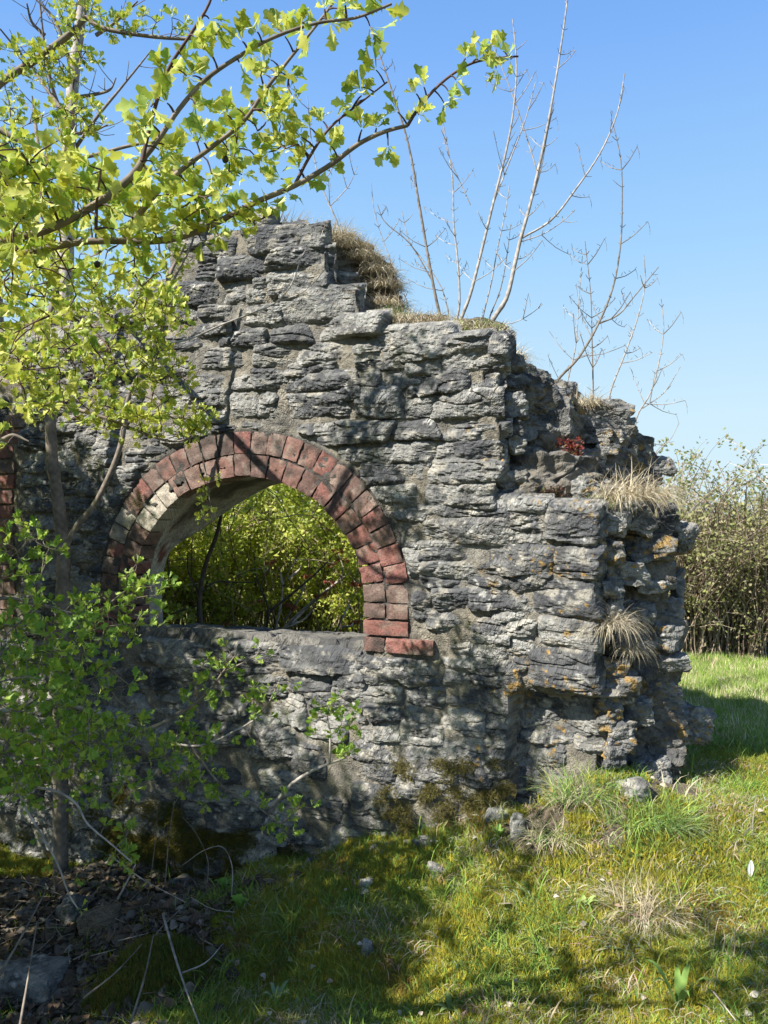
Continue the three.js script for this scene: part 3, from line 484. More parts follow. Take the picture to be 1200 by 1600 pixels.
// near hawthorn, its trunk left of the frame
{
  R = rng(21);
  const t = new Tree('hawthorn_tree', 'hawthorn whose leafy branches hang close across the upper left sky', 'tree');
  t.thick = 1.05; const tb = V(-1.75, ground(-1.75, -1.75) - .1, -1.75);
  t.limb([tb, tb.clone().add(V(.03, .6, .02)), tb.clone().add(V(-.04, 1.2, -.03)), tb.clone().add(V(.05, 1.7, -.1))], .075, .05, M.bark, 'trunk', 10);
  const top = tb.clone().add(V(.05, 1.7, -.1));
  t.limb([top, V(-1.3, 2.0, -1.45), P(-80, 398, 1.32)], .03, .0075); t.limb([tb.clone().add(V(-.02, 1.35, -.02)), V(-1.3, 1.75, -1.6), P(-80, 402, 1.5)], .028, .0075);
  const a1 = t.branch([[-80, 398], [0, 377], [75, 358], [135, 328], [170, 306], [212, 268], [224, 248]], 1.32, .0075, .006);
  const a2 = t.branch([[224, 248], [250, 214], [280, 170], [320, 125], [370, 90], [430, 57], [500, 35], [555, 28], [612, 6]], 1.32, .0048, .002);
  const a3 = t.branch([[222, 252], [235, 195], [262, 110], [300, 50], [327, 5], [336, -30]], 1.3, .0036, .002, M.barkRed);
  const b1 = t.branch([[-80, 402], [30, 395], [135, 377], [260, 375], [320, 357], [390, 320], [460, 290], [520, 255], [560, 225], [600, 206], [637, 196]], 1.5, .0075, .0035);
  const b2 = t.branch([[637, 196], [652, 172], [687, 132], [730, 102], [765, 92], [810, 88]], 1.5, .0034, .0016, M.barkRed);
  const b3 = t.branch([[460, 290], [482, 248], [515, 200], [560, 163], [605, 128]], 1.5, .0035, .0015, M.barkRed);
  const c1 = t.branch([[190, 364], [225, 325], [250, 295], [290, 260], [330, 230], [380, 190], [415, 140], [450, 95], [500, 32], [520, 5]], 1.46, .006, .0022);
  const d1 = t.branch([[150, 358], [152, 310], [158, 265]], 1.3, .003, .0015, M.barkRed);
  const e1 = t.branch([[340, 350, 1.5], [372, 335, 1.5], [395, 345, 1.5], [425, 335, 1.48]], 1.5, .003, .0015, M.barkRed);
  t.spurs(a1, .03, .042, 8); t.spurs(a2, .03, .042, 8); t.spurs(a3, .032, .043, 8); t.spurs(b1, .034, .035, 9, .2); t.spurs(b2, .02, .035, 8); t.spurs(b3, .024, .037, 8); t.spurs(c1, .028, .038, 8); t.spurs(d1, .02, .042, 5); t.spurs(e1, .04, .036, 5);
  for (const [x, y, rx, ry, z, rz, n, s] of [[60, 280, 90, 60, 1.3, .12, 26, .036], [30, 340, 60, 70, 1.25, .1, 18, .036], [130, 300, 70, 50, 1.4, .12, 16, .036], [60, 430, 90, 50, 1.5, .15, 24, .036], [180, 400, 90, 40, 1.6, .15, 22, .032], [300, 270, 70, 50, 1.5, .1, 14, .036], [400, 230, 60, 50, 1.5, .1, 14, .034], [330, 330, 60, 30, 1.5, .1, 12, .034], [430, 130, 50, 60, 1.45, .1, 10, .036], [20, 500, 60, 60, 1.7, .2, 20, .034], [250, 330, 60, 40, 1.45, .1, 14, .036]]) t.blob(P(x, y, z), rx / F * z, ry / F * z, rz, n, s);
  // low sprays near the left edge
  const f1 = t.limb([tb.clone().add(V(0, 1.0, 0)), V(-1.25, 1.6, -1.75), P(0, 690, 1.9), P(20, 680, 1.9), P(45, 690, 1.9)], .012, .002); t.spurs(f1, .03, .04, 6, .8);
  // crown out of the frame to the left, between sun and wall
  t.thick = 1.8;
  const crown = (x, y, z, rx, ry, rz, n, s = .058) => { z += .2; t.limb([top, top.clone().lerp(V(x, y, z), .55).add(V(0, .12, 0)), V(x, y, z)], .022, .006); t.blob(V(x, y, z), rx, ry, rz, n, s, 7, .002); };
  crown(-2.35, 1.9, -3.85, .33, .6, .35, 280); crown(-2.75, 2.55, -3.95, .45, .5, .4, 260); crown(-2.2, 1.3, -2.5, .45, .45, .4, 240); crown(-2.25, 2.0, -3.2, .45, .55, .5, 340); crown(-2.75, 2.6, -3.5, .5, .55, .5, 260); crown(-2.0, 1.9, -2.6, .42, .5, .4, 200); crown(-2.5, 2.5, -2.6, .4, .4, .4, 110); crown(-1.75, 2.35, -2.1, .4, .3, .4, 34); crown(-2.8, 2.0, -2.3, .5, .5, .5, 260); crown(-2.1, 1.2, -2.9, .4, .4, .5, 200); crown(-1.55, 2.35, -1.35, .3, .2, .25, 30); crown(-1.35, 2.55, -.85, .25, .2, .25, 22); crown(-1.75, 2.05, -2.0, .25, .25, .3, 40); crown(-3.0, 2.4, -3.0, .5, .5, .5, 200); crown(-2.05, 2.0, -1.85, .33, .5, .45, 140); crown(-2.6, 2.55, -1.7, .45, .4, .5, 240); crown(-2.4, 2.3, -1.0, .45, .5, .4, 200); crown(-3.3, 2.8, -2.0, .5, .5, .6, 240); crown(-3.4, 1.5, -2.6, .4, .7, .6, 240); crown(-2.6, .9, -3.4, .4, .6, .6, 320); crown(-2.35, .55, -2.6, .5, .5, .4, 280); crown(-3.2, 1.6, -3.8, .5, .7, .5, 280); crown(-3.2, 3.1, -3.6, .5, .5, .6, 200);
  t.done(300);
}
// second hawthorn, stem standing against the left part of the wall
{
  R = rng(33);
  const t = new Tree('hawthorn_tree', 'slender hawthorn with a forked bare stem against the left wall', 'tree');
  t.thick = 1.6; const z = 3.95, stem = P(95, 1060, z); const foot = V(stem.x, ground(stem.x, stem.z) - .1, stem.z);
  t.limb([foot, P(95, 1060, z), P(97, 950, z), P(100, 862, z)], .038, .033, M.bark, 'trunk', 10);
  t.branch([[100, 866], [92, 790], [82, 720], [78, 650], [72, 590], [72, 520], [88, 450], [80, 380]], z, .033, .014, M.bark, 'stem', 10);
  const b1 = t.branch([[99, 862], [120, 822], [145, 792], [170, 745], [190, 690], [197, 640], [205, 610], [225, 575], [250, 520], [262, 460], [266, 430], [290, 380]], z - .25, .015, .007, M.bark, 'stem');
  const b2 = t.branch([[70, 630], [120, 640], [170, 655], [220, 675], [270, 690], [310, 680]], 2.9, .008, .003);
  const b3 = t.branch([[205, 615], [235, 622], [262, 650], [300, 655], [335, 668]], 2.95, .006, .002);
  const b4 = t.branch([[262, 440], [258, 410], [250, 395], [248, 370]], 3, .006, .003); const b5 = t.branch([[264, 450], [280, 420], [300, 380], [305, 350]], 3, .006, .003);
  t.branch([[310, 690], [322, 740], [330, 800], [336, 830]], 3.0, .003, .0015);
  const twig = t.branch([[255, 540], [300, 528], [345, 508], [392, 490], [432, 472], [455, 445], [470, 405], [481, 385]], 3.3, .0048, .002, M.barkPale); t.branch([[432, 472], [470, 458], [492, 440], [508, 420]], 3.3, .003, .0015, M.barkPale); t.branch([[230, 560], [290, 545], [325, 532]], 3.3, .003, .0015, M.barkPale);
  const up1 = t.branch([[-60, 190], [0, 130], [60, 90], [115, 48], [135, 28], [150, 40], [220, 55], [305, 60], [350, 50]], 2.9, .016, .004), up2 = t.branch([[-40, 185], [0, 203], [40, 225], [80, 248], [130, 246], [210, 226], [255, 220]], 2.7, .012, .004), up3 = t.branch([[132, 30], [133, 10], [132, -30]], 2.9, .008, .004);
  t.limb([P(80, 380, z), P(20, 300, 3), P(-60, 190, 2.9)], .014, .012); t.limb([P(80, 380, z), P(0, 260, 2.9), P(-40, 185, 2.7)], .012, .01);
  for (const [x, y, rx, ry, zz, rz, n, s] of [[130, 40, 45, 70, 2.9, .1, 30, .036], [60, 95, 60, 22, 2.9, .1, 20, .034], [90, 110, 30, 30, 2.9, .1, 8, .034], [115, 185, 55, 22, 2.8, .1, 20, .034], [30, 170, 40, 40, 2.8, .1, 12, .032], [240, 40, 70, 18, 2.9, .08, 16, .032], [30, 250, 60, 25, 2.9, .1, 20, .034],
    [70, 470, 110, 70, 2.5, .2, 48, .034], [200, 480, 60, 40, 2.6, .15, 20, .034], [250, 490, 40, 50, 2.7, .12, 26, .038], [100, 560, 110, 60, 2.3, .2, 52, .036], [40, 600, 60, 60, 2.1, .2, 24, .038], [200, 560, 60, 60, 2.6, .15, 26, .034], [255, 590, 40, 50, 2.8, .1, 22, .034], [230, 660, 90, 26, 2.9, .1, 30, .034], [310, 665, 35, 28, 2.95, .06, 20, .032], [150, 640, 80, 24, 2.8, .12, 20, .034], [140, 440, 110, 40, 2.5, .2, 26, .032], [270, 400, 40, 50, 3.0, .08, 14, .032], [325, 780, 16, 50, 3.0, .04, 7, .03]]) t.blob(P(x, y, zz), rx / F * zz, ry / F * zz, rz, n, s);
  t.done(300);
}
// low hawthorn shoots at the wall foot
{
  R = rng(47);
  const t = new Tree('hawthorn_shoots', 'low arching hawthorn shoots spreading in front of the lower left wall', 'shrub');
  t.thick = 1.35; const foot = V(-1.45, ground(-1.45, -2.4) - .05, -2.4);
  t.limb([foot, V(-1.42, .3, -2.4), P(-60, 1130, 2.4)], .022, .014, M.bark, 'stem'); t.limb([foot, V(-1.5, .5, -2.45), P(-80, 1000, 2.5)], .018, .012, M.bark, 'stem');
  const L = [
    t.branch([[-60, 1130], [0, 1165], [55, 1195], [100, 1205]], 2.4, .009, .004), t.branch([[-60, 1130], [30, 1222], [90, 1237], [120, 1257], [135, 1285], [175, 1320], [207, 1348]], 2.4, .005, .002, M.barkPale), t.branch([[20, 1215], [40, 1262], [65, 1305], [90, 1350], [108, 1398], [122, 1420]], 2.4, .0042, .002, M.barkPale),
    t.branch([[-60, 1130, 2.4], [60, 1100, 2.6], [140, 1110, 2.8], [200, 1132, 2.9], [259, 1158, 2.95], [314, 1165, 2.95], [365, 1143, 2.95], [405, 1118, 2.95], [442, 1055, 2.9]], 2.9, .009, .002, M.barkPale), t.branch([[200, 1150, 2.9], [259, 1128, 2.95], [321, 1086, 2.95], [347, 1052, 2.95], [372, 1018, 2.9]], 2.9, .0095, .002, M.bark),
    t.branch([[300, 1168], [347, 1228], [391, 1253], [435, 1286]], 2.95, .005, .002), t.branch([[395, 1256, 3.0], [424, 1257, 3.05], [457, 1224, 3.0], [493, 1202, 3.0], [540, 1184, 3.0]], 3, .010, .004, M.barkPale), t.branch([[515, 1192], [516, 1150], [513, 1105], [545, 1085]], 3, .005, .002, M.barkPale), t.branch([[345, 1052], [390, 1030], [412, 1015]], 2.9, .003, .0015),
    t.branch([[-80, 1000, 2.5], [0, 935, 2.6], [60, 945, 2.7], [140, 960, 2.8], [200, 920, 2.9]], 2.7, .008, .003), t.branch([[-80, 1000, 2.5], [30, 1030, 2.5], [120, 1030, 2.6], [180, 1045, 2.7]], 2.6, .008, .003)];
  for (const i of [1, 2]) t.spurs(L[i], .07, .03, 5, .45);
  t.spurs(L[3], .05, .034, 6, .35, 1, .03); t.spurs(L[4], .05, .034, 6, .35, 1, .03); t.spurs(L[5], .05, .034, 6); t.spurs(L[7], .035, .034, 6, .1, 1, .03); t.spurs(L[8], .03, .032, 6);
  for (const [x, y, rx, ry, zz, rz, n, s] of [[60, 990, 110, 60, 2.4, .2, 46, .038], [170, 960, 90, 50, 2.7, .15, 34, .036], [220, 910, 50, 30, 2.9, .1, 16, .034], [40, 1060, 80, 50, 2.2, .2, 34, .036], [120, 1060, 90, 40, 2.5, .2, 28, .036], [60, 1140, 90, 60, 2.3, .15, 40, .038], [150, 1130, 80, 40, 2.6, .15, 26, .036], [30, 1210, 50, 40, 2.3, .12, 16, .036], [215, 1175, 60, 40, 2.8, .1, 20, .036], [290, 1150, 50, 40, 2.95, .06, 16, .036], [310, 1230, 45, 30, 2.95, .06, 14, .036], [330, 1070, 40, 50, 2.95, .06, 10, .034], [410, 1100, 40, 40, 2.95, .06, 10, .034], [450, 1270, 40, 40, 2.95, .05, 10, .036], [520, 1130, 45, 35, 3, .05, 10, .036], [535, 1178, 24, 14, 3, .04, 6, .034], [200, 1320, 22, 30, 2.45, .05, 8, .03], [30, 860, 60, 50, 2.6, .15, 22, .036], [180, 1230, 50, 20, 2.5, .1, 10, .034], [60, 1230, 70, 40, 2.5, .15, 22, .034], [110, 1190, 60, 40, 2.6, .15, 18, .034]]) t.blob(P(x, y, zz), rx / F * zz, ry / F * zz, rz, n, s);
  t.done(300, [[.38, .54, .06], [.29, .47, .05], [.48, .60, .08], [.2, .36, .04]], M.bark);
}
// ---------------------------------------------------------------- bare ash saplings on and behind the wall
{
  R = rng(59);
  const G = 'bare ash saplings rooted in the wall top';
  function sapling(label, stems, z, mat = M.barkPale) {
    const o = thing('ash_sapling', label, 'sapling', null, G), tw = [];
    stems.forEach(([px, r0, r1], k) => {
      const pts = px.map(([x, y]) => P(x, y, z)); if (!k) { const b = pts[0].clone(); pts.unshift(b.clone().add(V(0, -.28, 0))); }
      mesh(k ? 'branch' : 'stem', limb(pts, r0, r1, 6, 0, .1), mat, o);
      const c = new THREE.CatmullRomCurve3(pts, false, 'centripetal'), L = c.getLength();
      for (let s = L * (k ? .15 : .28); s < L * .97; s += rr(.05, .15)) {
        const p = c.getPointAt(s / L), t = c.getTangentAt(s / L), side = t.clone().cross(V(rr(-1, 1), rr(-.3, .3), rr(-1, 1))).normalize();
        for (const q of [1, -1]) {
          const l = R() < .3 ? rr(.1, .3) * (1 - s / L * .5) : rr(.012, .04), d = side.clone().multiplyScalar(q).addScaledVector(t, .75).normalize();
          const e = p.clone().addScaledVector(d, l); tw.push(limb([p, p.clone().lerp(e, .5).add(V(0, -l * .07, 0)), e], l > .05 ? .0028 : .002, .0014, 4, 4, .2));
          if (l > .09) for (let h = .3; h < 1; h += .22) { const b = p.clone().lerp(e, h), f = V(rr(-1, 1), rr(.2, 1), rr(-.5, .5)).normalize().multiplyScalar(rr(.01, .025)); tw.push(limb([b, b.clone().add(f)], .0015, .001, 3, 2)); if (R() < .45) tw.push(limb([e, e.clone().add(V(.008, -.02, 0)), e.clone().add(V(.012, -rr(.03, .07), 0))], .001, .0008, 3, 3)); }
        }
      }
    });
    mesh('twigs', mergeGeometries(tw), mat, o);
  }
  sapling('leftmost tall sapling, dark stem reaching up behind the hawthorn tip', [[[[688, 500], [682, 470], [674, 430], [655, 320], [638, 225], [615, 150], [585, 62], [574, 30]], .0105, .003], [[[676, 440], [640, 380], [600, 345], [590, 320]], .004, .002]], 4.2, M.bark);
  sapling('thin pale sapling second from left with twigs crossing', [[[[713, 506], [718, 475], [715, 406], [709, 350], [707, 280], [692, 190]], .008, .0025], [[[735, 320], [700, 240], [690, 195]], .003, .0015]], 4.25);
  sapling('pale sapling third from left leaning right past the branch tip', [[[[716, 515], [734, 463], [749, 406], [770, 320], [790, 240], [802, 175], [807, 100], [801, 30]], .011, .003], [[[770, 320], [795, 255], [820, 190], [837, 128]], .004, .002], [[[840, 270], [815, 190], [790, 120], [765, 60]], .004, .002]], 4.2);
  sapling('tallest pale sapling reaching the top edge, with a long arching right branch', [[[[766, 510], [791, 467], [805, 410], [813, 375], [827, 325], [840, 270], [855, 200], [870, 115], [884, 20], [890, -30]], .014, .0035], [[[815, 372], [860, 345], [900, 295], [940, 235], [965, 175], [976, 115]], .006, .0025], [[[813, 378], [850, 365], [880, 345], [898, 328]], .003, .0015], [[[826, 330], [845, 265], [855, 210], [866, 160]], .004, .002], [[[770, 505], [800, 505], [830, 490], [848, 475]], .003, .0015]], 4.1);
  sapling('dark sapling leaning right then hooking left to a bent tip', [[[[866, 604], [904, 559], [935, 506], [958, 448], [969, 387], [972, 330], [970, 250], [957, 190]], .0085, .002], [[[937, 505], [966, 492], [992, 462], [1029, 417]], .0045, .002]], 4.1, M.bark);
  sapling('thin straight sapling right behind the leaning dark one', [[[[885, 608], [899, 544], [904, 475], [910, 400]], .0045, .0018]], 4.2);
  sapling('upright thin dark sapling above the broken shoulder', [[[[927, 618], [925, 529], [923, 460], [914, 377]], .005, .002]], 4.15, M.bark);
  sapling('pale curved sapling right of the broken shoulder', [[[[950, 628], [977, 552], [996, 498], [1008, 444], [1006, 398]], .0055, .002]], 4.1);
  sapling('rightmost curved sapling with a side shoot over the wall end', [[[[994, 655], [1017, 613], [1031, 559], [1037, 513], [1033, 467]], .005, .002], [[[1004, 638], [1038, 613], [1063, 573]], .003, .0015]], 4.1);
  sapling('single short twig low beside the right wall edge', [[[[1026, 705], [1045, 690], [1061, 661]], .0026, .0015]], 4.0);
  sapling('small grey sapling behind the summit of the wall', [[[[530, 360], [515, 320], [500, 285], [488, 230], [480, 150]], .006, .002], [[[516, 322], [545, 290], [558, 260]], .003, .0015]], 4.6);
  sapling('thin wispy sapling beside the step below the summit', [[[[640, 490], [620, 430], [600, 380], [585, 330], [580, 285]], .004, .0015]], 4.5);
  sapling('thin pale sapling between the two tallest stems', [[[[752, 512], [768, 440], [778, 385], [790, 330], [796, 290]], .005, .002]], 4.4);
  sapling('thin pale sapling forking left beside the leftmost tall stem', [[[[702, 505], [690, 450], [660, 405], [640, 378], [628, 330]], .0045, .0018]], 4.35);
  sapling('slim grey sapling close right of the tallest stem', [[[[762, 508], [782, 452], [792, 400], [798, 350]], .0045, .0018]], 4.45, M.bark);
  // bare pale ash behind the left wall
  const z = 6.2, o = thing('ash_tree', 'pale upright ash trunk with bare branches behind the left wall', 'tree'), b = P(105, 330, z), tw = [];
  mesh('trunk', limb([V(b.x, .2, b.z), V(b.x - .02, 2, b.z), P(105, 330, z), P(108, 230, z), P(115, 120, z), P(126, 30, z), P(134, -60, z)], .07, .032, 9), M.barkPale, o);
  for (const px of [[[112, 240], [150, 185], [195, 130], [237, 78]], [[115, 210], [145, 205], [168, 195]], [[150, 55], [180, 35], [215, 2]], [[95, 170], [70, 135], [45, 100], [0, 45]], [[92, 168], [80, 130], [68, 60], [62, 0]], [[60, 235], [55, 190], [50, 150]], [[120, 152], [150, 147], [172, 140], [181, 122]], [[70, 55], [50, 35], [42, 5]], [[110, 100], [85, 30], [52, -5]], [[105, 245], [95, 210], [88, 200]]]) {
    const pts = px.map(([x, y]) => P(x, y, z + rr(-.1, .1))); mesh('branch', limb(pts, .017, .006, 6), M.bark, o);
    const c = new THREE.CatmullRomCurve3(pts); for (let s = .2; s < 1; s += .16) { const p = c.getPoint(s), e = p.clone().add(V(rr(-.2, .25), rr(.0, .22), rr(-.2, .2))); tw.push(limb([p, p.clone().lerp(e, .5).add(V(0, -.02, 0)), e], .004, .0025, 4, 4)); }
  }
  mesh('twigs', mergeGeometries(tw), M.bark, o);
}
// ---------------------------------------------------------------- bushes behind
function bush(name, label, x0, x1, z0, z1, h, nStem, nLeaf, size, tones, stemTone, lean = .12, arch = .5, category = 'bush', group) {
  const o = thing(name, label, category, null, group), st = [], lv = [];
  for (let i = 0; i < nStem; i++) {
    const x = rr(x0, x1), z = rr(z0, z1), y = ground(x, z), H = h * rr(.55, 1.02), pts = [V(x, y - .05, z)]; let d = V(rr(-lean, lean), 1, rr(-lean, lean)), p = V(x, y, z);
    const m = 5; for (let k = 0; k < m; k++) { p = p.clone().addScaledVector(d, H / m); pts.push(p); d = d.clone().add(V(rr(-arch, arch) * .5, -arch * .1 * k, rr(-arch, arch) * .5)); d.normalize(); }
    const c = stemTone(), r = rr(.003, .008); st.push(limb(pts, r, r * .5, 4, 8, .15, c));
    lv.push(new THREE.CatmullRomCurve3(pts));
    for (let k = 0; k < 3; k++) { const s = lv[lv.length - 1].getPoint(rr(.08, 1)), e = s.clone().add(V(rr(-.3, .3), rr(-.05, .3), rr(-.3, .3))); st.push(limb([s, s.clone().lerp(e, .5).add(V(0, .03, 0)), e], r * .5, r * .3, 3, 3, .1, c)); lv.push(new THREE.CatmullRomCurve3([s, e])); }
  }
  mesh('stems', mergeGeometries(st), M.stemV ??= new THREE.MeshStandardMaterial({ vertexColors: true, roughness: .9 }), o).userData.kind = 'stuff';
  const im = sh(new THREE.InstancedMesh(tinyG, M.leaf, nLeaf)), col = new THREE.Color(); im.name = 'foliage'; im.userData.kind = 'stuff';
  for (let i = 0; i < nLeaf; i++) {
    const c = pick(lv), p = c.getPoint(rr(.03, 1)).add(V(rr(-.05, .05), rr(-.05, .05), rr(-.05, .05))), dir = V(rr(-1, 1), rr(-.3, 1), rr(-1, 1)).normalize();
    dummy.position.copy(p); dummy.quaternion.copy(aim(dir, R() * 6.28)); dummy.scale.setScalar(size * rr(.6, 1.3)); dummy.updateMatrix(); im.setMatrixAt(i, dummy.matrix); const t = pick(tones), v = rr(.75, 1.2); im.setColorAt(i, col.setRGB(t[0] * v, t[1] * v, t[2] * v));
  }
  o.add(im); return o;
}
{
  R = rng(83);
  const brown = () => { const v = rr(.6, 1.3); return pick([[.30 * v, .23 * v, .16 * v], [.4 * v, .33 * v, .25 * v], [.16 * v, .11 * v, .08 * v]]); };
  const spring = [[.52, .61, .075], [.6, .65, .1], [.4, .52, .06], [.63, .63, .15]], dull = [[.34, .37, .11], [.42, .42, .17], [.26, .3, .09], [.44, .38, .22]];
  bush('hedge_bush', 'tall brown stemmed hedge bush with sparse leaves right beside the wall end', 2.2, 3.4, -7.4, -6.5, 1.75, 560, 30000, .034, dull, brown, .4, .9, 'hedge');
  bush('hedge_bush', 'brown stemmed hedge thicket at the right edge of the picture', 3.4, 5.2, -7.6, -6.4, 1.75, 640, 34000, .034, dull, brown, .4, .9, 'hedge');
  bush('thicket_bush', 'yellow green thicket filling the left half of the arch', -2.7, -1.2, -7.6, -6.1, 2.3, 260, 56000, .038, spring, brown, .5, 1);
  bush('thicket_bush', 'dense bright green thicket filling the right half of the arch', -1.3, .5, -7.6, -6.1, 2.3, 280, 72000, .038, spring, brown, .5, 1);
  const dk = new Tree('background_bush', 'dark green bushy tree at the far left above the wall', 'tree');
  const c = P(-10, 270, 6.5); dk.limb([V(c.x, .2, c.z), V(c.x + .05, 2.5, c.z), c], .06, .03, M.bark, 'trunk', 8); dk.blob(c, .5, .35, .4, 150, .05, 8, .003); dk.done(0, [[.16, .28, .05], [.2, .33, .06]], M.barkDark);
}
// things seen through the arch
{
  R = rng(91);
  const t = new Tree('hawthorn_sapling', 'dark young hawthorn stem standing behind the arch opening', 'tree');
  const z = 4.75, f = P(313, 985, z); t.limb([V(f.x, ground(f.x, f.z) - .1, f.z), P(313, 985, z), P(312, 930, z), P(322, 880, z), P(337, 840, z), P(346, 800, z), P(345, 750, z), P(335, 690, z)], .017, .008, M.barkDark, 'trunk', 8);
  t.branch([[312, 930], [335, 910], [370, 910], [400, 908], [430, 880]], z, .006, .002, M.barkDark); t.branch([[310, 925], [295, 895], [293, 865]], z, .006, .003, M.barkDark); t.branch([[312, 945], [280, 955], [250, 968]], z, .006, .002, M.barkDark);
  for (const [x, y, rx, ry, n] of [[322, 780, 18, 40, 9], [315, 830, 14, 20, 5], [300, 960, 25, 12, 6]]) t.blob(P(x, y, z), rx / F * z, ry / F * z, .08, n, .034, 6); t.done(0, leafTones, M.barkDark);
  const redTones = [[.42, .13, .07], [.45, .2, .1], [.36, .1, .08]];
  const shrub = (label, z, stems, heads, mat) => {
    const s = new Tree('bare_shrub', label, 'shrub'); const b = P(...stems[0][0], z), low = V(b.x, ground(b.x, b.z) - .05, b.z);
    stems.forEach((px, i) => { const pts = px.map(([x, y]) => P(x, y, z + rr(-.1, .1))); if (!i || px.root) pts.unshift(low.clone()); s.limb(pts, .010, .004, mat); });
    for (const [x, y] of heads) { const p = P(x, y, z); const m = s.nodes.reduce((a, q) => q.distanceToSquared(p) < a.distanceToSquared(p) ? q : a); s.twigs.push(limb([m, m.clone().lerp(p, .5), p], .003, .002, 4, 3)); for (let i = 0; i < 8; i++) { const a = i / 8 * 6.28 + rr(-.2, .2), d = V(Math.cos(a), rr(-.75, .1), Math.sin(a)).normalize(); s.leaves.push([p.clone(), aim(d, rr(-.3, .3)), rr(.035, .055)]); } }
    s.done(0, redTones, mat);
  };
  shrub('pale bare many stemmed shrub with red leaf tufts behind the sill', 5.75, [[[430, 990], [440, 940], [443, 910], [455, 885], [465, 875]], [[442, 915], [438, 895], [434, 885]], [[450, 905], [468, 890], [470, 885]], [[435, 990], [465, 960], [500, 930], [530, 905], [536, 890], [528, 862]], [[455, 975], [480, 950], [520, 915], [553, 890]], [[440, 985], [460, 975], [478, 965], [495, 940], [500, 915]], [[445, 970], [470, 930], [478, 905]]], [[477, 897], [527, 858], [518, 882], [536, 873], [515, 908], [500, 930], [556, 911]], M.barkPale);
  shrub('dark twiggy shrub with small red leaves in mid arch', 5.6, [[[415, 990], [420, 955], [410, 925], [400, 900], [398, 870]], [[422, 955], [460, 925], [500, 890], [522, 866]]], [[400, 940], [455, 946], [350, 975], [424, 876]], M.barkDark);
  shrub('single pale leaning stem with a red tuft near the right jamb', 5.7, [[[522, 1000], [535, 965], [550, 935], [563, 905]], [[535, 980], [548, 978], [553, 970]]], [[353, 918], [553, 970], [560, 912]].slice(1), M.barkPale);
}
// ---------------------------------------------------------------- grass clumps, on the wall and on the ground
const STRAW = [[.66, .57, .39], [.58, .49, .32], [.72, .64, .46], [.48, .39, .25]], GREEN = [[.20, .36, .045], [.28, .43, .06], [.14, .27, .04], [.38, .46, .08]];
function clump(label, base, n, len, spread, lean, tones, opt = {}) {
  const pos = [], idx = [], col = []; const S = 5; n = Math.round(n * 1.7);
  for (let i = 0; i < n; i++) {
    const a = R() * 6.28, q = Math.sqrt(R()), bx = Math.cos(a) * spread[0] * 1.35 * q, bz = Math.sin(a) * spread[1] * 1.35 * q, l = len * rr(.5, 1.15), wd = (opt.width ?? .002) * rr(.7, 1.3);
    let p = V(bx, -(opt.sink ?? .02), bz), d = V(Math.cos(a) * .5 * q + lean[0] * rr(.3, 1.3) + rr(-.7, .7), rr(.4, 1), Math.sin(a) * .5 * q + lean[1] * rr(.3, 1.3) + rr(-.7, .7)).normalize();
    const g = (opt.droop ?? .5) * rr(.5, 1.5), side = V(-Math.sin(a + rr(-1, 1)), 0, Math.cos(a + rr(-1, 1))), c = pick(tones), v = rr(.8, 1.2), o = pos.length / 3;
    for (let k = 0; k <= S; k++) {
      const w = wd * (1 - k / S * .9); pos.push(p.x - side.x * w, p.y, p.z - side.z * w, p.x + side.x * w, p.y, p.z + side.z * w); col.push(c[0] * v, c[1] * v, c[2] * v, c[0] * v, c[1] * v, c[2] * v);
      p = p.clone().addScaledVector(d, l / S); d = d.add(V(rr(-.18, .18), -g * .45, rr(-.18, .18))).normalize();
    }
    for (let k = 0; k < S; k++) { const b = o + k * 2; idx.push(b, b + 1, b + 2, b + 1, b + 3, b + 2); }
  }
  const m = mesh(opt.name ?? 'dry_grass_clump', geo(pos, idx, col), M.grass, scene); m.position.copy(base); return tag(m, label, 'grass');
}
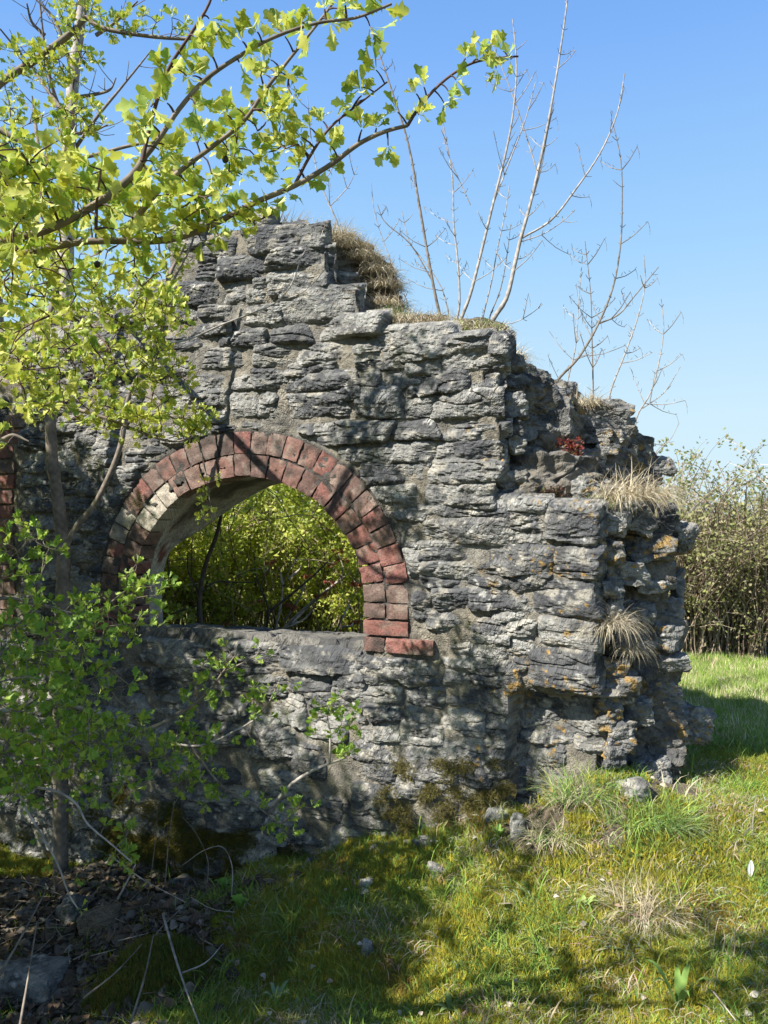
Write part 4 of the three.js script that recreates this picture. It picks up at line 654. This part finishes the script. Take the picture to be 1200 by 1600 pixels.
{
  R = rng(101);
  const C = (l, x, y, z, ...a) => clump(l, P(x, y, z), ...a);
  C('big drooping straw coloured grass clump on the ledge above the wall end', 985, 775, 3.42, 520, .2, [.12, .07], [.35, .35], STRAW, { droop: .75 });
  C('short green and straw tuft on the ledge left of the drooping clump', 935, 786, 3.32, 140, .08, [.05, .03], [0, .1], [...GREEN, ...STRAW], { droop: .4 });
  for (const [l, x, y, z, n] of [['dry grass thatch at the very top right of the summit stones', 524, 372, 3.86, 420], ['dry grass thatch second from the top on the step right of the summit', 545, 388, 3.88, 420], ['bleached dry grass in the upper middle of the summit step', 566, 406, 3.9, 420], ['bleached dry grass in the lower middle of the summit step', 586, 428, 3.92, 420], ['brownish dry grass near the bottom of the summit step', 600, 450, 3.92, 420], ['brownish dry grass at the foot of the summit step', 604, 478, 3.9, 380]]) C(l, x, y, z, n, .115, [.065, .1], [.22, .15], y > 440 ? [...STRAW, [.36, .27, .16]] : STRAW, { droop: .75 });
  C('green tinged grass patch at the foot of the summit step', 610, 490, 3.75, 160, .09, [.06, .06], [.1, .2], [...GREEN, ...STRAW]);
  C('low straw turf on the wall top left of the saplings', 655, 500, 3.72, 620, .075, [.13, .12], [.05, .2], STRAW, { droop: .8 });
  C('low straw turf on the wall top around the sapling feet', 735, 512, 3.7, 620, .075, [.13, .12], [.05, .2], [...STRAW, GREEN[1]], { droop: .8 });
  C('straw tuft hanging off the corner right of the sapling feet', 800, 560, 3.6, 200, .12, [.04, .06], [.3, .1], STRAW, { droop: .8 });
  C('tangled dry grass nest on the broken shoulder', 905, 628, 3.7, 300, .12, [.07, .06], [-.1, .2], STRAW, { droop: .9 });
  C('small bright green tuft in the notch of the wall top', 828, 582, 3.6, 60, .04, [.03, .02], [0, .1], GREEN, { name: 'grass_tuft' });
  C('withered grass hanging in the dark joint of the wall end', 955, 975, 3.26, 260, .17, [.045, .03], [-.1, .25], STRAW.map((c) => c.map((v) => v * .75)), { droop: 1.1 });
  C('short hanging grass right in the joint of the wall end', 985, 1010, 3.3, 120, .13, [.03, .03], [.1, .25], STRAW.map((c) => c.map((v) => v * .75)), { droop: 1.1 });
  C('dry grass growing along the low left wall top', 165, 492, 4.35, 420, .16, [.2, .12], [0, .15], STRAW, { droop: .6 });
  C('dry grass whiskers on the summit behind the hawthorn branch', 440, 350, 3.95, 120, .1, [.12, .08], [.2, .1], STRAW, { droop: .4 });
  const gnd = (l, x, z, ...a) => clump(l, V(x, ground(x, -z), -z), ...a);
  gnd('pale dry grass clump standing in the sunny grass', .9, 2.72, 420, .14, [.1, .08], [.1, .1], STRAW, { droop: .6 });
  gnd('tall green grass tuft at the foot of the quoin stones', .77, 3.12, 320, .17, [.09, .05], [-.1, .15], [...GREEN, STRAW[0]], { name: 'grass_tuft', droop: .55 });
  gnd('wide green grass tuft right of the flat white stone', 1.0, 3.0, 420, .16, [.12, .08], [.1, .2], GREEN, { name: 'grass_tuft', droop: .55 });
  gnd('dry and green grass mix beside the bare soil hump', .66, 3.05, 300, .13, [.08, .05], [.1, .2], [...STRAW, ...GREEN], { droop: .8 });
  gnd('straw coloured grass patch near the white feather', 1.18, 2.55, 260, .1, [.14, .1], [.1, .1], [...STRAW, GREEN[3]], { droop: .6 });
  gnd('dark green grass blades at the edge of the leaf litter', -.33, 3.15, 160, .2, [.1, .1], [.1, .2], GREEN, { name: 'grass_tuft', droop: .45, width: .002 });
}
// ---------------------------------------------------------------- turf: instanced grass, moss and dead leaves
function tuftGeo(n, len, wd, spread, seg, droop) {
  const pos = [], idx = [];
  for (let i = 0; i < n; i++) {
    const a = R() * 6.28, q = Math.sqrt(R()) * spread, l = len * rr(.5, 1.2), o = pos.length / 3; let p = V(Math.cos(a) * q, -len * .08, Math.sin(a) * q), d = V(rr(-.6, .6), 1, rr(-.6, .6)).normalize(); const s = V(rr(-1, 1), 0, rr(-1, 1)).normalize();
    for (let k = 0; k < seg; k++) { const w = wd * (1 - k / seg * .6); pos.push(p.x - s.x * w, p.y, p.z - s.z * w, p.x + s.x * w, p.y, p.z + s.z * w); p = p.clone().addScaledVector(d, l / seg); d.add(V(d.x * droop, -droop * .6, d.z * droop)).normalize(); }
    pos.push(p.x, p.y, p.z);
    for (let k = 0; k < seg - 1; k++) { const b = o + k * 2; idx.push(b, b + 1, b + 2, b + 1, b + 3, b + 2); } const b = o + (seg - 1) * 2; idx.push(b, b + 1, b + 2);
  }
  return geo(pos, idx);
}
function scatter(name, label, category, geos, mat, list) { // list of [pos, scale, color, quaternion?]; one object, its variants are parts
  const o = thing(name, label, category); o.userData.kind = 'stuff';
  geos.forEach((g, k) => {
    const l = list.filter((_, i) => i % geos.length === k), im = sh(new THREE.InstancedMesh(g, mat, l.length)), col = new THREE.Color(); im.name = name + '_layer'; im.userData.kind = 'stuff';
    l.forEach(([p, s, c, q], i) => { dummy.position.copy(p); if (q) dummy.quaternion.copy(q); else dummy.rotation.set(0, (i * 2.39) % 6.28, 0); dummy.scale.setScalar(s); dummy.updateMatrix(); im.setMatrixAt(i, dummy.matrix); im.setColorAt(i, col.setRGB(...c)); });
    o.add(im);
  });
}
{
  R = rng(131);
  const behind = (x, z) => { const w = (x - P0.x) * NW.x + (z - P0.z) * NW.z, u = (x - P0.x) * U.x + (z - P0.z) * U.z; return w < .06 && u < .98; };
  const seen = (x, z) => { const Z = -z; return Z > 1.7 && Math.abs(x / Z) < .56; };
  const grass = [], moss = [], far = [];
  for (let i = 0; i < 90000; i++) {
    const Z = Math.sqrt(rr(1.7 ** 2, 4.6 ** 2)), x = rr(-.54, .56) * Z, z = -Z; if (behind(x, z)) continue;
    const L = litter(x, z), m = mossy(x, z), p = V(x, ground(x, z), z);
    const bare = soil(x, z); if (R() < (.25 + .75 * m) * .95 * (1 - .75 * L) * (1 - bare)) { if (moss.length < 30000) { const t = N3(x * 5, z * 5, 3), c = t > .4 ? [.40, .29, .05] : pick([[.52, .46, .035], [.42, .40, .035], [.6, .51, .045], [.3, .34, .035]]); const v = rr(.7, 1.1); moss.push([p, rr(.7, 1.5), c.map((q) => q * v)]); } }
    if (R() < (.36 + .3 * (1 - m)) * (1 - .9 * L) * (1 - bare)) { const dry = sm(.1, .55, N3(x * 3.1, z * 3.1, 55)) * .4 + .03, c = R() < dry ? pick(STRAW) : pick(GREEN), v = rr(.7, 1.2); grass.push([p, rr(.5, 1.25) * (R() < .04 ? 1.7 : 1), c.map((q) => q * v)]); }
  }
  const thatch = []; for (let i = 0; i < 2200; i++) { const Z = Math.sqrt(rr(1.7 ** 2, 3.6 ** 2)), x = rr(-.2, .56) * Z, z = -Z; if (behind(x, z) || R() < .5 - N3(x * 3.1, z * 3.1, 55) * 1.6 || R() < litter(x, z)) continue; thatch.push([V(x, ground(x, z) + .012, z), rr(.6, 1.4), pick(STRAW).map((q) => q * rr(.6, 1.05))]); }
  scatter('dry_thatch', 'matted dead straw lying among the foreground grass', 'dead grass', [tuftGeo(9, .055, .0015, .04, 3, 1.6), tuftGeo(7, .075, .0014, .035, 4, 1.3)], M.blade, thatch);
  for (let i = 0; i < 26000; i++) { const Z = rr(3.9, 9), x = rr(.2, .62) * Z, z = -Z; const c = R() < .22 ? pick(STRAW) : pick([[.25, .36, .07], [.3, .4, .09], [.2, .3, .05]]), v = rr(.8, 1.15); far.push([V(x, ground(x, z), z), rr(.7, 1.4), c.map((q) => q * v * 1.35)]); }
  for (let i = 0; i < 9000; i++) { const Z = rr(4.5, 7), x = rr(-.34, .02) * Z, z = -Z; far.push([V(x, ground(x, z), z), rr(.8, 1.5), pick([[.25, .36, .07], [.3, .4, .09]])]); }
  // moss on the left mound and on the foot of the wall
  const mound = P(238, 1450, 2.95);
  for (let i = 0; i < 1500; i++) { const a = R() * 6.28, q = Math.sqrt(R()), x = mound.x + Math.cos(a) * .22 * q, z = mound.z + Math.sin(a) * .16 * q, y = ground(x, z) + (.075 + .04 * N3(x * 13, z * 13, 2)) * (1 - q * q) + .02 * N3(x * 30, z * 30, 5); const c = pick([[.22, .17, .015], [.17, .19, .02], [.13, .17, .02]]); moss.push([V(x, y, z), rr(.8, 1.5), c]); }
  const qn = new THREE.Quaternion().setFromUnitVectors(V(0, 1, 0), NW.clone().add(V(0, .35, 0)).normalize());
  for (let i = 0; i < 7000; i++) { const px = rr(-20, 560), py = rr(1230, 1400), n = fbm(px / 55, py / 40, 2, 3); if (n + (py - 1290) / 130 - Math.abs(px - 240) / 420 < .02) continue; const [u, v] = onWall(px, py, .06); if (v < -.35) continue; moss.push([V(...W(u, v, .062 + rr(-.02, .012))), rr(.8, 1.6), pick([[.2, .15, .012], [.15, .13, .012], [.13, .15, .015]]), qn]); }
  for (let i = 0; i < 1400; i++) { const px = rr(590, 800), py = rr(1190, 1310), n = fbm(px / 35, py / 25, 6, 2); if (n < .15) continue; const [u, v] = onWall(px, py, .07); moss.push([V(...W(u, v, .07)), rr(.6, 1.1), pick([[.2, .17, .03], [.15, .14, .02], [.26, .22, .06]]), qn]); }
  scatter('grass', 'short mixed green and straw grass over the foreground bank', 'grass', [tuftGeo(7, .06, .0016, .03, 3, .45), tuftGeo(9, .04, .0014, .03, 3, .6), tuftGeo(5, .085, .0017, .025, 4, .4), tuftGeo(8, .05, .0018, .03, 3, .9), geo([0, 0, 0, -.008, .004, .012, .008, .004, .012, 0, .006, .03, .002, .004, -.01, -.012, .012, -.026, .012, .006, -.03, .02, .006, .006, .034, .01, .0], [0, 1, 2, 1, 3, 2, 0, 4, 5, 4, 6, 5, 0, 7, 8])], M.blade, grass);
  scatter('moss', 'yellow olive moss cushions on the bank and wall foot', 'moss', [tuftGeo(40, .022, .0013, .032, 2, .3), tuftGeo(40, .027, .0013, .034, 2, .5), tuftGeo(34, .018, .0016, .03, 2, .2)], M.blade, moss);
  scatter('meadow_grass', 'sunlit lawn grass beyond the wall', 'grass', [tuftGeo(9, .055, .0022, .045, 2, .4), tuftGeo(9, .07, .0022, .045, 2, .5)], M.blade, far);
  // dead leaves
  const dl = [0, 1, 2, 3].map(() => {
    const pos = [], idx = [], n = 7, c = rr(.4, 1.1), c2 = rr(-.5, .7);
    for (let j = 0; j <= n; j++) for (let i = 0; i <= 4; i++) { const t = j / n, wd = Math.sin(Math.PI * Math.min(1, t * .94 + .05)) * .36 * (1 + .2 * N3(j * 1.7, c * 9, 1)), x = (i / 4 - .5) * 2 * wd; pos.push(x, t - .5, c * x * x * 1.6 + c2 * (t - .5) ** 2 + .07 * N3(i * 1.3, j * 1.1, c * 20)); }
    for (let j = 0; j < n; j++) for (let i = 0; i < 4; i++) { const a = j * 5 + i, b = a + 5; idx.push(a, a + 1, b, a + 1, b + 1, b); } return geo(pos, idx);
  });
  const list = [];
  for (let i = 0; i < 9000; i++) {
    const Z = Math.sqrt(rr(2.2 ** 2, 4.0 ** 2)), x = rr(-.54, .05) * Z, z = -Z; if (behind(x, z) || R() > litter(x, z) * 1.05 - .02) continue;
    const q = new THREE.Quaternion().setFromEuler(new THREE.Euler(-Math.PI / 2 + rr(-.7, .7), rr(-.6, .6), R() * 6.28, 'YXZ')).premultiply(new THREE.Quaternion().setFromAxisAngle(V(0, 1, 0), R() * 6.28)), v = rr(.5, 1.15), c = pick([[.17, .13, .10], [.22, .18, .145], [.13, .09, .06], [.17, .11, .075], [.3, .26, .22], [.10, .07, .045]]);
    list.push([V(x, ground(x, z) + rr(.004, .03), z), rr(.025, .08), c.map((k) => k * v), q]);
  }
  for (let i = 0; i < 70; i++) { const Z = rr(1.9, 3.2), x = rr(-.2, .5) * Z, z = -Z; list.push([V(x, ground(x, z) + .03, z), rr(.012, .028), pick([[.45, .4, .33], [.5, .46, .4], [.35, .25, .18]]), new THREE.Quaternion().setFromEuler(new THREE.Euler(-1.2 + rr(-.6, .6), 0, R() * 6))]); }
  const sticks = []; for (let i = 0; i < 420; i++) { const Z = Math.sqrt(rr(2.2 ** 2, 3.9 ** 2)), x = rr(-.54, -.02) * Z, z = -Z; if (behind(x, z) || R() > litter(x, z)) continue; const q = new THREE.Quaternion().setFromEuler(new THREE.Euler(rr(1.1, 1.75), R() * 6.28, 0, 'YXZ')); sticks.push([V(x, ground(x, z) + rr(.015, .04), z), rr(.5, 1.4), pick([[.3, .25, .19], [.18, .14, .1], [.4, .35, .28]]), q]); }
  scatter('twig_litter', 'thin broken twigs strewn over the dead leaves', 'twigs', [limb([V(0, -.08, 0), V(.012, 0, .006), V(-.006, .09, 0)], .0022, .0012, 4, 5), limb([V(0, -.1, 0), V(-.01, .02, .01), V(.014, .11, 0)], .0017, .001, 4, 5)], M.dead, sticks);
  scatter('leaf_litter', 'curled brown dead leaves covering the ground at lower left', 'leaf litter', dl, M.dead, list);
  console.log('grass', grass.length, 'moss', moss.length, 'leaves', list.length);
}
// ---------------------------------------------------------------- small things
{
  R = rng(151);
  const G = 'dead stems over the leaf litter';
  const stem = (label, pts, r, mat = M.barkPale) => { const m = mesh('dead_stem', limb(pts, r, r * .5, 5, 0, .2), mat, scene); tag(m, label, 'twig', G); };
  const gp = (px, py, z, lift = .02) => { const p = P(px, py, z); return V(p.x, Math.max(p.y, ground(p.x, p.z) + lift), p.z); };
  stem('long pale dead stem leaning below the mossy mound, from its top to the bottom edge', [gp(255, 1430, 2.85), gp(275, 1500, 2.6), gp(290, 1545, 2.5), gp(315, 1610, 2.3)], .0042);
  stem('brown dead stem rising from the bottom edge left of the mound', [gp(200, 1610, 2.35), gp(225, 1530, 2.5), gp(240, 1460, 2.7)], .004, M.bark);
  stem('grey dead stem leaning at the far lower left edge', [gp(-5, 1530, 2.6), gp(30, 1470, 2.7), gp(70, 1395, 2.85)], .005, M.bark);
  stem('pale dead twig lying along the litter near the wall foot', [gp(170, 1335, 3.0), gp(220, 1372, 3.0), gp(290, 1410, 3.0)], .003);
  stem('arched dead bramble stem hooping in front of the wall moss', [gp(362, 1400, 3.2), P(362, 1350, 3.2), P(347, 1323, 3.2), P(320, 1328, 3.2), gp(285, 1352, 3.2)], .0025);
  stem('thin upright dead stalk against the mossy wall foot', [gp(258, 1385, 3.2), P(264, 1310, 3.2), P(273, 1250, 3.2)], .003, M.bark);
  stem('thin dark stalk left of the upright one at the mossy wall', [gp(236, 1370, 3.25), P(243, 1310, 3.25), P(247, 1245, 3.25)], .002, M.bark);
  stem('curved dark stalk leaning right at the mossy wall', [gp(322, 1395, 3.2), P(325, 1345, 3.2), P(305, 1300, 3.2), P(284, 1275, 3.2)], .002, M.bark);
  stem('short pale twig propped beside the brown cobble', [gp(184, 1405, 3.05), gp(200, 1375, 3.05), P(212, 1350, 3.05)], .0045);
  stem('thin dead stem slanting through litter at bottom left corner', [gp(30, 1610, 2.4), gp(42, 1540, 2.5), gp(58, 1440, 2.65)], .0045, M.bark);
  stem('pale twig lying on the litter right of the mound', [gp(285, 1520, 2.6), gp(320, 1505, 2.65), gp(348, 1475, 2.75)], .003);
  stem('reddish dead stem bent over the litter beside the mound', [gp(318, 1490, 2.7), gp(316, 1455, 2.8), gp(300, 1425, 2.9)], .003, M.barkRed);
  stem('grey twig lying across the litter at the bottom middle left', [gp(130, 1560, 2.5), gp(180, 1520, 2.6), gp(222, 1475, 2.75)], .0035, M.bark);
  stem('dry bleached stalk lying in the grass at bottom right', [gp(1115, 1550, 2.1, .04), gp(1150, 1595, 2.0, .04)], .0025);
  // rosettes of broad leaves
  const rosette = (label, x, z, n, l, wd, up, tone) => {
    const o = thing('broadleaf_plant', label, 'plant', V(x, ground(x, -z) + .01, -z)); const mat = leafMat(...tone, .35);
    for (let i = 0; i < n; i++) { const pos = [], idx = [], S = 7, L = l * rr(.7, 1.1); for (let k = 0; k <= S; k++) { const t = k / S, w = wd * Math.sin(Math.PI * Math.min(.97, t * .9 + .1)) * (1 - .3 * t), y = Math.sin(t * 1.9) * L * up, zz = t * L * Math.cos(up * .8); pos.push(-w, y + w * .4, zz, 0, y, zz, w, y + w * .4, zz); } for (let k = 0; k < S; k++) { const a = k * 3; idx.push(a, a + 1, a + 3, a + 1, a + 4, a + 3, a + 1, a + 2, a + 4, a + 2, a + 5, a + 4); } const m = mesh('leaf', geo(pos, idx), mat, o); m.rotation.y = i / n * 6.28 + rr(-.4, .4); }
  };
  const at = (px, py, y) => { const z = (EYE - y) * F / (py - 800); return [(px - 600) / F * z, z]; };
  const rp = (label, px, py, y, ...a) => { const [x, z] = at(px, py, y); rosette(label, x, z, ...a); };
  rp('upright long leaved plantain in the grass at bottom right', 1060, 1565, .22, 6, .13, .011, .9, [.16, .27, .05]);
  rp('low broad leaved plant at the bottom below the mossy bank', 705, 1580, .06, 7, .07, .011, .5, [.2, .28, .08]);
  rp('bright green seedling at the edge of the leaf litter', 375, 1440, -.08, 6, .06, .018, .8, [.22, .4, .05]);
  rp('small green seedling behind the litter edge plant', 352, 1410, -.08, 5, .06, .02, .8, [.14, .28, .036]);
  rp('grey green rosette in the dark grass at bottom centre', 432, 1570, -.03, 8, .07, .008, .8, [.22, .3, .16]);
  rp('small leafy weed in the grass under the wall corner', 780, 1360, .2, 7, .05, .009, .7, [.2, .32, .06]);
  rp('pale leafy weed in mid bank grass', 915, 1420, .25, 6, .05, .009, .6, [.3, .42, .12]);
  // red leaved herb in the broken recess
  const herb = new Tree('red_herb', 'small dark red leaved herb growing in the broken recess', 'plant'); const hb = P(897, 725, 3.55); herb.nodes.push(hb.clone());
  herb.blob(P(899, 705, 3.5), .035, .06, .02, 34, .022, 5, .0012); herb.blob(P(880, 690, 3.5), .04, .03, .02, 14, .018, 5, .001); herb.done(0, [[.3, .04, .035], [.38, .07, .05], [.2, .03, .03], [.3, .2, .06]], M.barkRed);
  const herb2 = new Tree('red_herb', 'dull red herb mat on the ledge below the recess', 'plant'); herb2.nodes.push(P(850, 780, 3.42)); herb2.blob(P(852, 770, 3.42), .09, .03, .04, 60, .018, 5, .001); herb2.done(0, [[.16, .06, .036], [.2, .09, .05], [.16, .16, .05]], M.barkRed);
  // two dried black haws
  for (const [l, x, y, z] of [['dried black berry hanging under the upper hawthorn branch', 352, 249, 1.46], ['dried black berry hanging in the left foliage', 152, 413, 1.5]]) {
    const g = new THREE.IcosahedronGeometry(.0062, 4), p = g.attributes.position; for (let i = 0; i < p.count; i++) { const k = 1 + .12 * N3(p.getX(i) * 300, p.getY(i) * 300, p.getZ(i) * 300); p.setXYZ(i, p.getX(i) * k, p.getY(i) * k * 1.08, p.getZ(i) * k); } g.computeVertexNormals();
    const o = thing('dried_berry', l, 'berry', P(x, y, z)); mesh('fruit', g, new THREE.MeshStandardMaterial({ color: new THREE.Color().setRGB(.015, .013, .015), roughness: .5 }), o); mesh('stalk', limb([V(0, .005, 0), V(.004, .02, 0), V(-.002, .045, 0)], .0006, .0006, 4, 4), M.barkDark, o);
  }
  // white feather
  const [fx, fz] = at(1172, 1388, .3), f = thing('white_feather', 'small white downy feather standing in the grass at right', 'feather', V(fx, ground(fx, -fz) + .02, -fz)), fp = [], fi = [];
  for (let k = 0; k <= 10; k++) { const t = k / 10, w = .011 * Math.sin(Math.PI * Math.min(1, (1 - t) * .95 + .03)) ** .7 * (1 + .15 * N3(k, 3, 1)); fp.push(-w, t * .06, .006 * t * t + w * .3, 0, t * .06, .006 * t * t, w, t * .06, .006 * t * t + w * .3); } for (let k = 0; k < 10; k++) { const a = k * 3; fi.push(a, a + 1, a + 3, a + 1, a + 4, a + 3, a + 1, a + 2, a + 4, a + 2, a + 5, a + 4); }
  mesh('vane', geo(fp, fi), new THREE.MeshStandardMaterial({ color: new THREE.Color().setRGB(.85, .85, .82), roughness: .9, side: THREE.DoubleSide }), f); mesh('quill', limb([V(0, -.01, 0), V(0, .02, .002), V(0, .055, .005)], .001, .0005, 5, 4), M.barkPale, f);
}
renderer.render(scene, camera);
